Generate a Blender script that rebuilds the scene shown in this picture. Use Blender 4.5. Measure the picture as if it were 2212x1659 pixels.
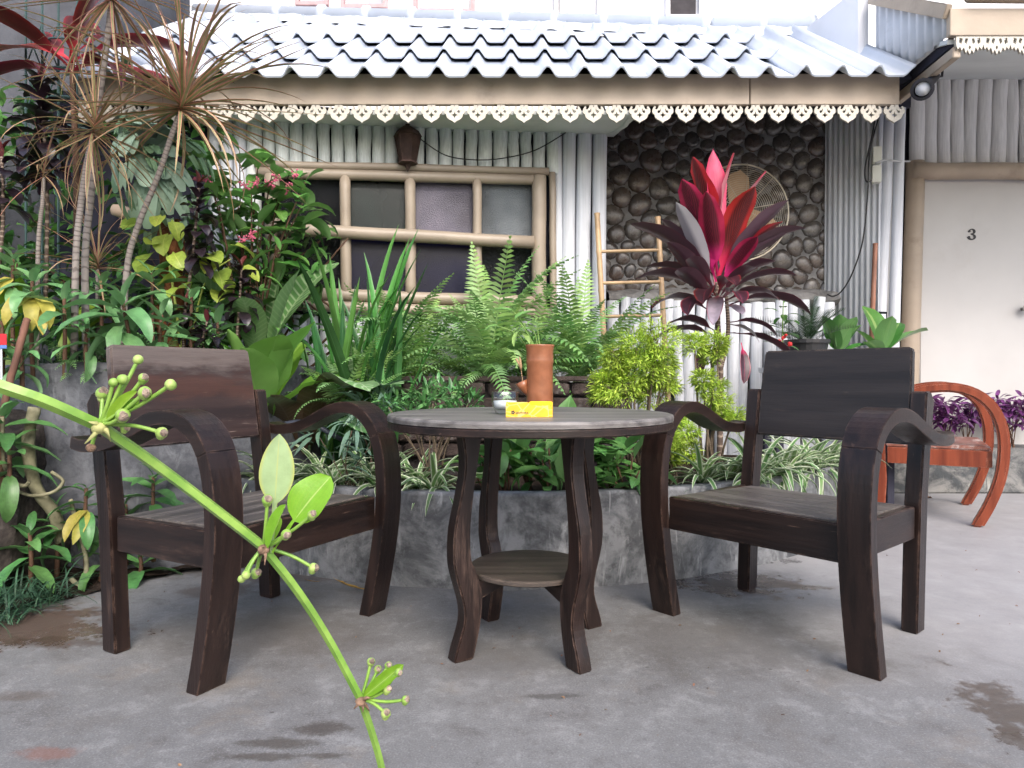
import bpy, bmesh, math, random
from mathutils import Vector, Matrix, Euler, noise
random.seed(7)
R = math.radians
PI = math.pi
for o in list(bpy.data.objects):
    bpy.data.objects.remove(o)
SC = bpy.context.scene
COL = SC.collection

# ------------------------------------------------------------------ camera, sky, sun, exposure
CAMH, FPX = 0.75, 1500.0
cam_d = bpy.data.cameras.new('camera')
cam_d.sensor_width = 36.0
cam_d.lens = 24.42
cam_d.clip_start, cam_d.clip_end = 0.02, 500
cam = bpy.data.objects.new('camera', cam_d)
COL.objects.link(cam)
cam.location = (0, 0, CAMH)
cam.rotation_euler = (R(90 - 0.63), 0, 0)
SC.camera = cam
SUN_EL, SUN_AZ = 43.0, 163.0
world = bpy.data.worlds.new('World')
SC.world = world
world.use_nodes = True
wn = world.node_tree.nodes
sky = wn.new('ShaderNodeTexSky')
sky.sky_type = 'NISHITA'
sky.sun_disc = False
sky.sun_elevation = R(SUN_EL)
sky.sun_rotation = R(SUN_AZ)
sky.air_density, sky.dust_density, sky.ozone_density = 1.0, 3.5, 1.3
world.node_tree.links.new(sky.outputs[0], wn['Background'].inputs[0])
wn['Background'].inputs[1].default_value = 0.15
sl = bpy.data.lights.new('sun', 'SUN')
sl.energy = 1.05
sl.angle = R(35)
sl.color = (1.0, 0.975, 0.95)
sun = bpy.data.objects.new('sun', sl)
COL.objects.link(sun)
_d = Vector((math.sin(R(SUN_AZ)) * math.cos(R(SUN_EL)), math.cos(R(SUN_AZ)) * math.cos(R(SUN_EL)), math.sin(R(SUN_EL))))
sun.rotation_euler = _d.to_track_quat('Z', 'Y').to_euler()
SC.view_settings.view_transform = 'Standard'
SC.view_settings.look = 'None'
SC.view_settings.gamma = 1.0
SC.view_settings.exposure = 1.25
SC.cycles.max_bounces = 10
SC.cycles.diffuse_bounces = 4
SC.cycles.glossy_bounces = 2
SC.cycles.transmission_bounces = 10
SC.cycles.transparent_max_bounces = 8
SC.cycles.caustics_reflective = False
SC.cycles.caustics_refractive = False
SC.cycles.use_adaptive_sampling = True
SC.cycles.adaptive_threshold = 0.03

# ------------------------------------------------------------------ helpers
def P(px, py, d):
    """photo position (2212 px wide view) at a depth of d metres -> world point"""
    return Vector(((px - 1106) / FPX * d, d, CAMH - (py - 813) / FPX * d))

def mk(name, verts, faces, uvs=None, smooth=True, mat=None):
    me = bpy.data.meshes.new(name)
    me.from_pydata([tuple(v) for v in verts], [], faces)
    if uvs is not None:
        ul = me.uv_layers.new(name='UVMap')
        fl = []
        for f in faces:
            for i in f:
                fl.extend(uvs[i])
        ul.data.foreach_set('uv', fl)
    if smooth:
        me.polygons.foreach_set('use_smooth', [True] * len(me.polygons))
    if mat is not None:
        me.materials.append(mat)
    me.update()
    return me

def ob(name, me, parent=None, loc=(0, 0, 0), rot=(0, 0, 0), scale=(1, 1, 1), mat=None, M=None):
    o = bpy.data.objects.new(name, me)
    COL.objects.link(o)
    if M is not None:
        o.matrix_basis = M
    else:
        o.location = loc
        o.rotation_euler = rot
        o.scale = scale
    if parent is not None:
        o.parent = parent
    if mat is not None and me is not None:
        if len(me.materials) == 0:
            me.materials.append(mat)
    return o

def tag(o, label=None, cat=None, group=None, kind=None):
    if label: o['label'] = label
    if cat: o['category'] = cat
    if group: o['group'] = group
    if kind: o['kind'] = kind
    return o

def thing(name, label, cat, loc=(0, 0, 0), rz=0, group=None):
    o = bpy.data.objects.new(name, None)
    o.empty_display_size = 0.05
    COL.objects.link(o)
    o.location = loc
    o.rotation_euler = (0, 0, rz)
    return tag(o, label, cat, group)

class MB:
    """collects shapes for ONE mesh"""
    def __init__(s): s.v, s.f, s.uv = [], [], []
    def add(s, v, f, uv=None):
        n = len(s.v)
        s.v += [Vector(p) for p in v]
        s.f += [tuple(i + n for i in q) for q in f]
        s.uv += uv if uv else [(0.5, 0.5)] * len(v)
    def box(s, c, d, rz=0, rx=0, ry=0):
        hx, hy, hz = d[0] / 2, d[1] / 2, d[2] / 2
        m = Matrix.Translation(c) @ Euler((rx, ry, rz)).to_matrix().to_4x4()
        v = [m @ Vector((x * hx, y * hy, z * hz)) for z in (-1, 1) for y in (-1, 1) for x in (-1, 1)]
        s.add(v, [(0, 2, 3, 1), (4, 5, 7, 6), (0, 1, 5, 4), (2, 6, 7, 3), (0, 4, 6, 2), (1, 3, 7, 5)])
    def tube(s, pts, r, n=8, cap=True, flat=1.0):
        pts = [Vector(p) for p in pts]
        k = len(pts)
        rr = r if isinstance(r, (list, tuple)) else [r] * k
        up = Vector((0, 0, 1))
        prev = None
        vs, fs, uv = [], [], []
        for i, p in enumerate(pts):
            t = (pts[min(i + 1, k - 1)] - pts[max(i - 1, 0)])
            if t.length < 1e-9: t = Vector((0, 0, 1))
            t.normalize()
            if prev is None:
                a = Vector((1, 0, 0)) if abs(t.x) < 0.8 else Vector((0, 1, 0))
                prev = (a - t * a.dot(t)).normalized()
            else:
                prev = (prev - t * prev.dot(t))
                prev = prev.normalized() if prev.length > 1e-6 else t.orthogonal().normalized()
            b = t.cross(prev)
            for j in range(n):
                an = 2 * PI * j / n
                vs.append(p + prev * (math.cos(an) * rr[i]) + b * (math.sin(an) * rr[i] * flat))
                uv.append((j / n, i / max(1, k - 1)))
        for i in range(k - 1):
            for j in range(n):
                a, b2 = i * n + j, i * n + (j + 1) % n
                fs.append((a, b2, b2 + n, a + n))
        if cap:
            fs.append(tuple(range(n - 1, -1, -1)))
            fs.append(tuple(range((k - 1) * n, k * n)))
        s.add(vs, fs, uv)
    def lathe(s, prof, n=24, c=(0, 0, 0), cap0=False, cap1=False):
        vs, fs = [], []
        c = Vector(c)
        for r, z in prof:
            for j in range(n):
                a = 2 * PI * j / n
                vs.append(c + Vector((r * math.cos(a), r * math.sin(a), z)))
        for i in range(len(prof) - 1):
            for j in range(n):
                a, b = i * n + j, i * n + (j + 1) % n
                fs.append((a, b, b + n, a + n))
        if cap0: fs.append(tuple(range(n - 1, -1, -1)))
        if cap1: fs.append(tuple(range((len(prof) - 1) * n, len(prof) * n)))
        s.add(vs, fs)
    def ball(s, c, r, n=8, m=5, sq=(1, 1, 1)):
        vs, fs = [], []
        c = Vector(c)
        vs.append(c + Vector((0, 0, -r * sq[2])))
        for i in range(1, m):
            ph = -PI / 2 + PI * i / m
            for j in range(n):
                a = 2 * PI * j / n
                vs.append(c + Vector((math.cos(a) * math.cos(ph) * r * sq[0], math.sin(a) * math.cos(ph) * r * sq[1], math.sin(ph) * r * sq[2])))
        vs.append(c + Vector((0, 0, r * sq[2])))
        for j in range(n): fs.append((0, 1 + (j + 1) % n, 1 + j))
        for i in range(m - 2):
            for j in range(n):
                a, b = 1 + i * n + j, 1 + i * n + (j + 1) % n
                fs.append((a, b, b + n, a + n))
        t = len(vs) - 1
        for j in range(n): fs.append((t, t - n + j, t - n + (j + 1) % n))
        s.add(vs, fs)
    def prism(s, poly, M, th):
        """poly in local xy, thickness th along local z (centred), placed by M"""
        n = len(poly)
        v = [M @ Vector((x, y, -th / 2)) for x, y in poly] + [M @ Vector((x, y, th / 2)) for x, y in poly]
        f = [tuple(range(n - 1, -1, -1)), tuple(range(n, 2 * n))]
        f += [(i, (i + 1) % n, (i + 1) % n + n, i + n) for i in range(n)]
        s.add(v, f)
    def mesh(s, name, mat=None, smooth=False, bevel=0, seg=2):
        me = mk(name, s.v, s.f, s.uv, smooth, mat)
        if bevel:
            bm = bmesh.new(); bm.from_mesh(me)
            bmesh.ops.remove_doubles(bm, verts=bm.verts, dist=1e-6)
            ed = [e for e in bm.edges if len(e.link_faces) == 2 and e.calc_face_angle() > 0.5]
            bmesh.ops.bevel(bm, geom=ed, offset=bevel, segments=seg, affect='EDGES', clamp_overlap=True)
            bmesh.ops.recalc_face_normals(bm, faces=bm.faces)
            bm.to_mesh(me); bm.free()
            me.update()
            if smooth == 'auto':
                pass
        return me
    def build(s, name, mat, parent=None, loc=(0, 0, 0), rot=(0, 0, 0), smooth=False, bevel=0, seg=2, M=None):
        return ob(name, s.mesh(name, mat, smooth, bevel, seg), parent, loc, rot, M=M)

def box_part(name, mat, parent, c, d, rz=0, rx=0, ry=0, bevel=0.003):
    b = MB(); b.box((0, 0, 0), d)
    return ob(name, b.mesh(name, mat, False, bevel), parent, c, (rx, ry, rz))

# ------------------------------------------------------------------ material helpers
class NT:
    def __init__(s, name):
        s.m = bpy.data.materials.new(name)
        s.m.use_nodes = True
        s.t = s.m.node_tree
        s.n, s.l = s.t.nodes, s.t.links
        s.b = s.n['Principled BSDF']
        s.tc = s.n.new('ShaderNodeTexCoord')
    def node(s, ty, **k):
        nd = s.n.new(ty)
        for a, v in k.items(): setattr(nd, a, v)
        return nd
    def link(s, a, b): s.l.new(a, b)
    def val(s, v, sock):
        if hasattr(v, 'links') or hasattr(v, 'is_linked'): s.l.new(v, sock)
        else:
            if isinstance(v, (tuple, list)) and len(v) == 3 and sock.type == 'RGBA': v = (*v, 1)
            sock.default_value = v
    def math(s, op, a, b=None, c=None, clamp=False):
        nd = s.node('ShaderNodeMath', operation=op)
        nd.use_clamp = clamp
        s.val(a, nd.inputs[0])
        if b is not None: s.val(b, nd.inputs[1])
        if c is not None: s.val(c, nd.inputs[2])
        return nd.outputs[0]
    def mix(s, f, a, b, mode='MIX'):
        nd = s.node('ShaderNodeMix', data_type='RGBA', blend_type=mode)
        s.val(f, nd.inputs[0]); s.val(a, nd.inputs[6]); s.val(b, nd.inputs[7])
        return nd.outputs[2]
    def coords(s, which='Object', scale=(1, 1, 1), loc=(0, 0, 0), rot=(0, 0, 0)):
        mp = s.node('ShaderNodeMapping')
        mp.inputs['Scale'].default_value = scale
        mp.inputs['Location'].default_value = loc
        mp.inputs['Rotation'].default_value = rot
        s.l.new(s.tc.outputs[which], mp.inputs[0])
        return mp.outputs[0]
    def noise(s, vec, scale=5, detail=4, rough=0.55, dist=0.0):
        nd = s.node('ShaderNodeTexNoise')
        s.l.new(vec, nd.inputs['Vector'])
        nd.inputs['Scale'].default_value = scale
        nd.inputs['Detail'].default_value = detail
        nd.inputs['Roughness'].default_value = rough
        nd.inputs['Distortion'].default_value = dist
        return nd.outputs[0]
    def ramp(s, f, lo, hi, clamp=True):
        nd = s.node('ShaderNodeMapRange', interpolation_type='SMOOTHSTEP')
        s.l.new(f, nd.inputs[0])
        nd.inputs[1].default_value, nd.inputs[2].default_value = lo, hi
        return nd.outputs[0]
    def bump(s, h, strength=0.3, dist=0.01):
        nd = s.node('ShaderNodeBump')
        nd.inputs['Strength'].default_value = strength
        nd.inputs['Distance'].default_value = dist
        s.l.new(h, nd.inputs['Height'])
        s.l.new(nd.outputs[0], s.b.inputs['Normal'])
    def rnd(s):
        a = s.node('ShaderNodeObjectInfo').outputs['Random']
        g = s.node('ShaderNodeNewGeometry').outputs['Random Per Island']
        return s.math('FRACT', s.math('ADD', a, g))
    def set(s, col=None, rough=None, spec=None, **k):
        if col is not None: s.val(col, s.b.inputs['Base Color'])
        if rough is not None: s.val(rough, s.b.inputs['Roughness'])
        if spec is not None: s.val(spec, s.b.inputs['Specular IOR Level'])
        for a, v in k.items(): s.val(v, s.b.inputs[a.replace('_', ' ')])
        return s.m

def plain(name, col, rough=0.6, var=0.15, scale=8, bump=0.15, spec=0.4, metal=0.0, grime=None, gscale=3.0):
    t = NT(name)
    v = t.coords()
    n = t.noise(v, scale, 5)
    c = t.mix(t.ramp(n, 0.3, 0.75), tuple(x * (1 - var) for x in col), tuple(min(1, x * (1 + var)) for x in col))
    rn = t.rnd()
    hs = t.node('ShaderNodeHueSaturation')
    t.l.new(t.math('MULTIPLY_ADD', rn, var, 1 - var / 2), hs.inputs['Value'])
    t.l.new(c, hs.inputs['Color'])
    c = hs.outputs[0]
    if grime:
        g = t.ramp(t.noise(t.coords(loc=(3, 1, 7)), gscale, 6, 0.7), 0.55, 0.72)
        c = t.mix(t.math('MULTIPLY', g, 0.7), c, grime)
    t.bump(t.noise(v, scale * 6, 4), bump, 0.004)
    return t.set(c, rough, spec, Metallic=metal)

def woodmat(name, axis, dark, light, rough=0.42, wear=0.5, wlo=0.60, whi=0.75, wearcol=(0.16, 0.12, 0.10), band=None, edge=0.8):
    t = NT(name)
    sc = [26.0, 26.0, 26.0]; sc[axis] = 1.6
    off = t.node('ShaderNodeObjectInfo').outputs['Random']
    mp = t.node('ShaderNodeMapping')
    mp.inputs['Scale'].default_value = sc
    t.l.new(t.tc.outputs['Object'], mp.inputs[0])
    cmb = t.node('ShaderNodeCombineXYZ')
    for i in range(3): t.l.new(t.math('MULTIPLY', off, 31.0 + i * 7), cmb.inputs[i])
    t.l.new(cmb.outputs[0], mp.inputs['Location'])
    v = mp.outputs[0]
    g = t.noise(v, 1.0, 6, 0.65)
    c = t.mix(t.ramp(g, 0.3, 0.72), dark, light)
    fine = t.noise(v, 4.0, 5, 0.7)
    c = t.mix(t.math('MULTIPLY', t.ramp(fine, 0.5, 0.7), 0.35), c, tuple(x * 0.5 for x in dark))
    sc2 = [9.0, 9.0, 9.0]; sc2[axis] = 2.2
    w = t.math('MULTIPLY', t.ramp(t.noise(t.coords(scale=sc2), 1.0, 6, 0.7), wlo, whi), t.ramp(fine, 0.38, 0.6))
    c = t.mix(t.math('MULTIPLY', w, wear), c, wearcol)
    scr = t.ramp(t.noise(t.coords(scale=[(60.0, 3.0)[i == axis] for i in range(3)], loc=(3, 7, 1)), 1.0, 3, 0.8), 0.66, 0.72)
    c = t.mix(t.math('MULTIPLY', t.math('MULTIPLY', scr, t.ramp(t.noise(t.coords(), 6, 3), .5, .65)), min(0.8, wear)), c, tuple(min(1, x * 1.7) for x in wearcol))
    if band:
        sp = t.node('ShaderNodeSeparateXYZ'); t.l.new(t.tc.outputs['Object'], sp.inputs[0])
        zz = t.math('ADD', sp.outputs[2], t.math('MULTIPLY_ADD', t.noise(t.coords(scale=(3, 3, 14)), 1.0, 5, .7), 0.22, -0.11))
        c = t.mix(t.math('MULTIPLY', t.ramp(zz, 0.20, 0.27), 0.75), c, t.mix(fine, (0.075, 0.058, 0.052), (0.20, 0.165, 0.15)))
        rd = t.math('MULTIPLY', t.ramp(zz, 0.12, 0.17), t.math('SUBTRACT', 1.0, t.ramp(zz, 0.18, 0.23)))
        c = t.mix(t.math('MULTIPLY', rd, 0.45), c, (0.085, 0.034, 0.022))
    bv = t.node('ShaderNodeBevel'); bv.samples = 3; bv.inputs['Radius'].default_value = 0.006
    ge = t.node('ShaderNodeNewGeometry')
    dt = t.node('ShaderNodeVectorMath', operation='DOT_PRODUCT')
    t.l.new(bv.outputs[0], dt.inputs[0]); t.l.new(ge.outputs['Normal'], dt.inputs[1])
    ed = t.math('MULTIPLY', t.ramp(dt.outputs['Value'], 0.985, 0.86), t.ramp(t.noise(t.coords(), 26, 5, 0.75), 0.42, 0.62))
    c = t.mix(t.math('MULTIPLY', ed, edge), c, tuple(min(1, x * 1.15) for x in wearcol))
    t.bump(t.math('ADD', t.math('MULTIPLY', g, 0.5), fine), 0.3, 0.003)
    return t.set(c, t.math('MULTIPLY_ADD', w, 0.25, rough), 0.34)

def leafmat(name, base, back=None, edge=None, ew=(0.6, 0.9), mid=None, mw=0.08, vein=None, vn=14, vk=2.6, vs=0.5,
            rough=0.4, trans=0.22, tip=None, tipr=(0.7, 1.0), var=0.35, centre=None, cw=0.35, spec=0.45, basec=None, baser=(0.0, 0.25)):
    t = NT(name)
    sp = t.node('ShaderNodeSeparateXYZ')
    t.l.new(t.tc.outputs['UV'], sp.inputs[0])
    u, v = sp.outputs[0], sp.outputs[1]
    d = t.math('ABSOLUTE', t.math('MULTIPLY_ADD', u, 2.0, -1.0))
    n = t.noise(t.coords(), 9, 3)
    c = t.mix(t.ramp(n, 0.3, 0.7), tuple(x * (1 - var * 0.5) for x in base), tuple(x * (1 + var * 0.4) for x in base))
    if centre is not None:
        c = t.mix(t.math('SUBTRACT', 1.0, t.ramp(d, cw * 0.6, cw)), c, centre)
    if edge is not None:
        c = t.mix(t.ramp(d, *ew), c, edge)
    if vein is not None:
        ph = t.math('SUBTRACT', t.math('MULTIPLY', v, float(vn)), t.math('MULTIPLY', d, vk))
        sn = t.math('SINE', t.math('MULTIPLY', ph, 2 * PI))
        c = t.mix(t.math('MULTIPLY', t.ramp(sn, 0.3, 0.95), vs), c, vein)
    if mid is not None:
        c = t.mix(t.math('SUBTRACT', 1.0, t.ramp(d, mw * 0.4, mw)), c, mid)
    if tip is not None:
        c = t.mix(t.ramp(v, *tipr), c, tip)
    if basec is not None:
        c = t.mix(t.math('SUBTRACT', 1.0, t.ramp(v, *baser)), c, basec)
    rn = t.rnd()
    hs = t.node('ShaderNodeHueSaturation')
    t.l.new(t.math('MULTIPLY_ADD', rn, 0.03, 0.485), hs.inputs['Hue'])
    t.l.new(t.math('MULTIPLY_ADD', t.math('FRACT', t.math('MULTIPLY', rn, 7.31)), var * 1.6, 1 - var * 0.8), hs.inputs['Value'])
    t.l.new(c, hs.inputs['Color'])
    c = hs.outputs[0]
    front = c
    if back is not None:
        bf = t.node('ShaderNodeNewGeometry').outputs['Backfacing']
        c = t.mix(bf, c, back)
    t.bump(t.noise(t.coords(), 45, 3), 0.12, 0.003)
    t.set(c, rough, spec)
    if trans > 0:
        tr = t.node('ShaderNodeBsdfTranslucent')
        t.l.new(front, tr.inputs[0])
        mx = t.node('ShaderNodeMixShader')
        mx.inputs[0].default_value = trans
        out = t.n['Material Output']
        t.l.new(t.b.outputs[0], mx.inputs[1]); t.l.new(tr.outputs[0], mx.inputs[2])
        t.l.new(mx.outputs[0], out.inputs[0])
    return t.m

# ------------------------------------------------------------------ leaf shapes
def leaf_geo(W, p=0.8, q=1.0, bend=0.6, fold=0.25, wave=0.0, nv=8, nu=2, pet=0.0, bp=1.3, curl=0.0, side=0.0, waves=3.0, start=0.0):
    """a unit-length leaf along +Y that droops by `bend` radians; returns verts, faces, uvs"""
    vm = p / (p + q)
    fm = vm ** p * (1 - vm) ** q
    y = z = x = 0.0
    V, F, U = [], [], []
    rows = nv + 1
    cols = nu * 2 + 1
    for i in range(rows):
        v = i / nv
        th = start - bend * v ** bp
        if i:
            y += math.cos(th) / nv; z += math.sin(th) / nv
            x += side * v / nv
        if v <= pet:
            w = 0.012 + 0.01 * (v / pet if pet else 0)
            lv = 0.0
        else:
            lv = (v - pet) / (1 - pet)
            w = W / 2 * (max(1e-4, lv) ** p * max(0.0, 1 - lv) ** q) / fm
            if i == nv: w = W * 0.006
            w = max(w, W * 0.006)
        nrm = Vector((0, -math.sin(th), math.cos(th)))
        for j in range(cols):
            s = -1 + 2 * j / (cols - 1)
            up = fold * abs(s) * w - curl * s * s * w
            if wave: up += wave * W * math.sin(v * waves * 2 * PI + (0 if s > 0 else 1.7)) * abs(s) ** 2
            V.append(Vector((x + s * w * (1 - 0.25 * fold), y, z)) + nrm * up)
            U.append((0.5 + s / 2, lv))
    for i in range(rows - 1):
        for j in range(cols - 1):
            a = i * cols + j
            F.append((a, a + 1, a + 1 + cols, a + cols))
    return V, F, U

LEAF = {}
def leafmesh(key, mat, **k):
    kk = (key, mat.name)
    if kk not in LEAF:
        V, F, U = leaf_geo(**k)
        LEAF[kk] = mk(key, V, F, U, True, mat)
    return LEAF[kk]

def variants(key, mat, n, **k):
    """n variants with jittered bend / wave; a value given as (lo, hi) is spread over the variants"""
    out = []
    for i in range(n):
        f = i / max(1, n - 1)
        kw = {a: (b[0] + (b[1] - b[0]) * f if isinstance(b, tuple) else b) for a, b in k.items()}
        out.append(leafmesh('%s_%d' % (key, i), mat, **kw))
    return out

def put(me, parent, pos, yaw, pitch, roll=0.0, s=1.0, name='leaf'):
    """leaf axis +Y turned to compass `yaw` (0 = +X, counter-clockwise) and raised by `pitch` (radians)"""
    M = Matrix.Translation(pos) @ Matrix.Rotation(yaw - PI / 2, 4, 'Z') @ Matrix.Rotation(pitch, 4, 'X') @ Matrix.Rotation(roll, 4, 'Y') @ Matrix.Scale(s, 4)
    return ob(name, me, parent, M=M)

def scatter_mesh(name, mat, inst, geo):
    """ONE mesh out of many small leaves. inst: list of (Matrix)"""
    V0, F0, U0 = geo
    V, F, U = [], [], []
    for M in inst:
        n = len(V)
        V += [M @ v for v in V0]
        F += [tuple(i + n for i in f) for f in F0]
        U += U0
    return mk(name, V, F, U, True, mat)

def lmat(pos, yaw, pitch, roll, s):
    return Matrix.Translation(pos) @ Matrix.Rotation(yaw - PI / 2, 4, 'Z') @ Matrix.Rotation(pitch, 4, 'X') @ Matrix.Rotation(roll, 4, 'Y') @ Matrix.Scale(s, 4)

rnd = random.uniform
def jit(v, a): return v + rnd(-a, a)

# ------------------------------------------------------------------ materials
M = {}
def ground_mat():
    t = NT('patio_concrete')
    v = t.coords()
    n1 = t.noise(v, 1.1, 4, 0.6)
    n2 = t.noise(v, 8.0, 9, 0.74, 0.3)
    n3 = t.noise(v, 46, 4, 0.7)
    c = t.mix(t.ramp(n1, 0.3, 0.7), (0.145, 0.144, 0.143), (0.183, 0.182, 0.181))
    c = t.mix(t.math('MULTIPLY', t.ramp(n2, 0.50, 0.66), 0.65), c, (0.262, 0.261, 0.260))
    c = t.mix(t.math('MULTIPLY', t.ramp(n2, 0.48, 0.34), 0.6), c, (0.095, 0.088, 0.084))
    c = t.mix(t.math('MULTIPLY', t.ramp(t.noise(t.coords(loc=(5, 2, 0)), 2.6, 8, 0.72, 0.4), 0.52, 0.68), 0.5), c, (0.115, 0.104, 0.094))
    c = t.mix(t.math('MULTIPLY', t.ramp(t.noise(t.coords(loc=(9, 4, 0)), 3.4, 6, 0.7), 0.55, 0.7), 0.35), c, (0.215, 0.175, 0.135))
    c = t.mix(t.math('MULTIPLY', t.ramp(n3, 0.54, 0.70), 0.45), c, (0.10, 0.095, 0.095))
    c = t.mix(t.math('MULTIPLY', t.ramp(n3, 0.44, 0.30), 0.40), c, (0.30, 0.295, 0.295))
    n5 = t.noise(v, 230, 3, 0.7)
    c = t.mix(t.math('MULTIPLY', t.ramp(n5, 0.52, 0.66), 0.5), c, (0.085, 0.08, 0.08))
    c = t.mix(t.math('MULTIPLY', t.ramp(n5, 0.46, 0.34), 0.45), c, (0.32, 0.315, 0.315))
    specks = t.node('ShaderNodeTexVoronoi'); specks.inputs['Scale'].default_value = 9.5
    t.l.new(t.coords(scale=(1, 1.4, 1)), specks.inputs['Vector'])
    spk = t.math('MULTIPLY', t.math('LESS_THAN', specks.outputs['Distance'], 0.05), t.ramp(n2, 0.44, 0.55))
    c = t.mix(t.math('MULTIPLY', spk, 0.7), c, (0.05, 0.04, 0.036))
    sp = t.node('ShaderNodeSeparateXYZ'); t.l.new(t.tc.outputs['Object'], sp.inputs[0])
    pour_and_skylight = t.math('ADD', t.math('ADD', sp.outputs[0], t.math('MULTIPLY', sp.outputs[1], 0.25)), t.math('MULTIPLY_ADD', n1, 1.4, -0.7))
    c = t.mix(t.math('MULTIPLY', t.ramp(pour_and_skylight, 0.8, 2.4), 0.7), c, t.mix(n2, (0.27, 0.265, 0.275), (0.44, 0.43, 0.445)))  # paler concrete towards the right, with the brighter sky light there painted in
    wob = t.math('ADD', t.math('MULTIPLY_ADD', t.noise(v, 13.0, 8, 0.78), 4.2, -2.2), t.math('MULTIPLY_ADD', t.noise(v, 3.7, 2, 0.5), 2.0, -1.0))
    rough = 0.55
    wetall = None
    for (x, y, rx, ry, col, st, wet) in (
            (0.82, 2.50, 0.26, 0.12, (0.075, 0.052, 0.038), 1.0, 1), (1.06, 2.46, 0.10, 0.03, (0.09, 0.068, 0.05), 0.7, 1),
            (0.95, 2.83, 0.22, 0.06, (0.065, 0.06, 0.057), 0.75, 1), (0.45, 2.60, 0.45, 0.07, (0.065, 0.06, 0.057), 0.6, 0),
            (1.12, 1.50, 0.10, 0.17, (0.060, 0.046, 0.037), 0.95, 1), (1.05, 1.42, 0.05, 0.06, (0.065, 0.052, 0.044), 0.8, 1),
            (-1.46, 2.06, 0.26, 0.15, (0.085, 0.05, 0.034), 0.95, 1), (-1.30, 1.95, 0.12, 0.03, (0.06, 0.038, 0.028), 0.75, 0),
            (-1.05, 2.42, 0.10, 0.05, (0.07, 0.046, 0.033), 0.7, 0), (-0.80, 2.60, 0.25, 0.05, (0.065, 0.044, 0.033), 0.7, 0),
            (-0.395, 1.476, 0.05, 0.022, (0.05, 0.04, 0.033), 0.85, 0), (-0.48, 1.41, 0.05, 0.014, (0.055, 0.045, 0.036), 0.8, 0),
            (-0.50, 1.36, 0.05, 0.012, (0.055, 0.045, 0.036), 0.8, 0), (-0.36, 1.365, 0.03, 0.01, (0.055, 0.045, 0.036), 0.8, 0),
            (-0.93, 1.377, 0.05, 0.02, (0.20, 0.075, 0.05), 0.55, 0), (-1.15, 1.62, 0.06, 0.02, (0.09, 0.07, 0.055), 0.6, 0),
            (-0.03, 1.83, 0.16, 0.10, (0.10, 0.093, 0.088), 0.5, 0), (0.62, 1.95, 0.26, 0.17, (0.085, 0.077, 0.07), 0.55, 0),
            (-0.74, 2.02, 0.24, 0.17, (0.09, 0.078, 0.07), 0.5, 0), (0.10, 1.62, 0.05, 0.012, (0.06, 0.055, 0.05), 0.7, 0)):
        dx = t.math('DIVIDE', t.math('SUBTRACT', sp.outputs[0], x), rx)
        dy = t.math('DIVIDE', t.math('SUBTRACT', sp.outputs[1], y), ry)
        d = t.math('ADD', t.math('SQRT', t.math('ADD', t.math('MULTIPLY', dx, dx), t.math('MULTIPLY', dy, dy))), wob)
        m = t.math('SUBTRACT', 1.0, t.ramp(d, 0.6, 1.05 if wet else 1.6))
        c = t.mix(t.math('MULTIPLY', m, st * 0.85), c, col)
        if wet: wetall = m if wetall is None else t.math('MAXIMUM', wetall, m)
    sheen = t.ramp(t.noise(t.coords(loc=(2, 8, 0)), 1.7, 4, 0.5), 0.35, 0.7)
    r = t.math('MULTIPLY_ADD', sheen, -0.18, 0.60)
    r = t.math('SUBTRACT', r, t.math('MULTIPLY', wetall, 0.30))
    t.bump(t.math('ADD', n2, t.math('MULTIPLY', n3, 0.4)), 0.18, 0.006)
    return t.set(c, r, 0.4)

def concrete(name, c1, c2, drip=True, c3=(0.5, 0.5, 0.51), drop_s=1.0):
    t = NT(name)
    v = t.coords()
    n1 = t.noise(v, 4.6, 9, 0.72, 0.5)
    c = t.mix(t.ramp(n1, 0.38, 0.62), c1, c2)
    n2 = t.noise(v, 14, 6, 0.7)
    c = t.mix(t.math('MULTIPLY', t.ramp(n2, 0.5, 0.66), 0.6), c, tuple(x * 0.45 for x in c1))
    if drip:
        dr = t.noise(t.coords(scale=(7, 7, 1.3)), 1.6, 6, 0.7, 1.6)
        c = t.mix(t.math('MULTIPLY', t.math('MULTIPLY', t.ramp(dr, 0.55, 0.68), t.ramp(n2, 0.35, 0.6)), 0.75 * drop_s), c, c3)
    n4 = t.noise(v, 70, 3)
    t.bump(t.math('ADD', n2, t.math('MULTIPLY', n4, 0.5)), 0.35, 0.008)
    return t.set(c, 0.62, 0.35)

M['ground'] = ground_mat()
M['kerb'] = concrete('planter_concrete', (0.08, 0.083, 0.089), (0.25, 0.253, 0.26), c3=(0.46, 0.465, 0.47))
M['bedwall'] = concrete('bed_wall_concrete', (0.055, 0.058, 0.068), (0.13, 0.134, 0.148), c3=(0.24, 0.25, 0.27), drop_s=0.6)
M['greywall'] = plain('rough_grey_plaster', (0.085, 0.088, 0.10), 0.85, 0.22, 5, 0.9, 0.2)
M['plinth'] = concrete('mossy_plinth', (0.05, 0.055, 0.06), (0.22, 0.215, 0.205), True, (0.38, 0.37, 0.33))
M['soil'] = plain('dark_soil', (0.03, 0.021, 0.016), 0.95, 0.5, 30, 1.0, 0.1)
M['white'] = plain('white_painted_pole', (0.58, 0.60, 0.64), 0.5, 0.10, 4, 0.25, 0.4, grime=(0.40, 0.41, 0.42), gscale=5)
M['slat'] = plain('grey_green_slat', (0.60, 0.64, 0.62), 0.55, 0.12, 4, 0.3, 0.35, grime=(0.28, 0.30, 0.29), gscale=4)
M['greige'] = plain('greige_slat', (0.80, 0.785, 0.76), 0.55, 0.10, 4, 0.3, 0.35, grime=(0.60, 0.58, 0.56), gscale=4)
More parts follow.
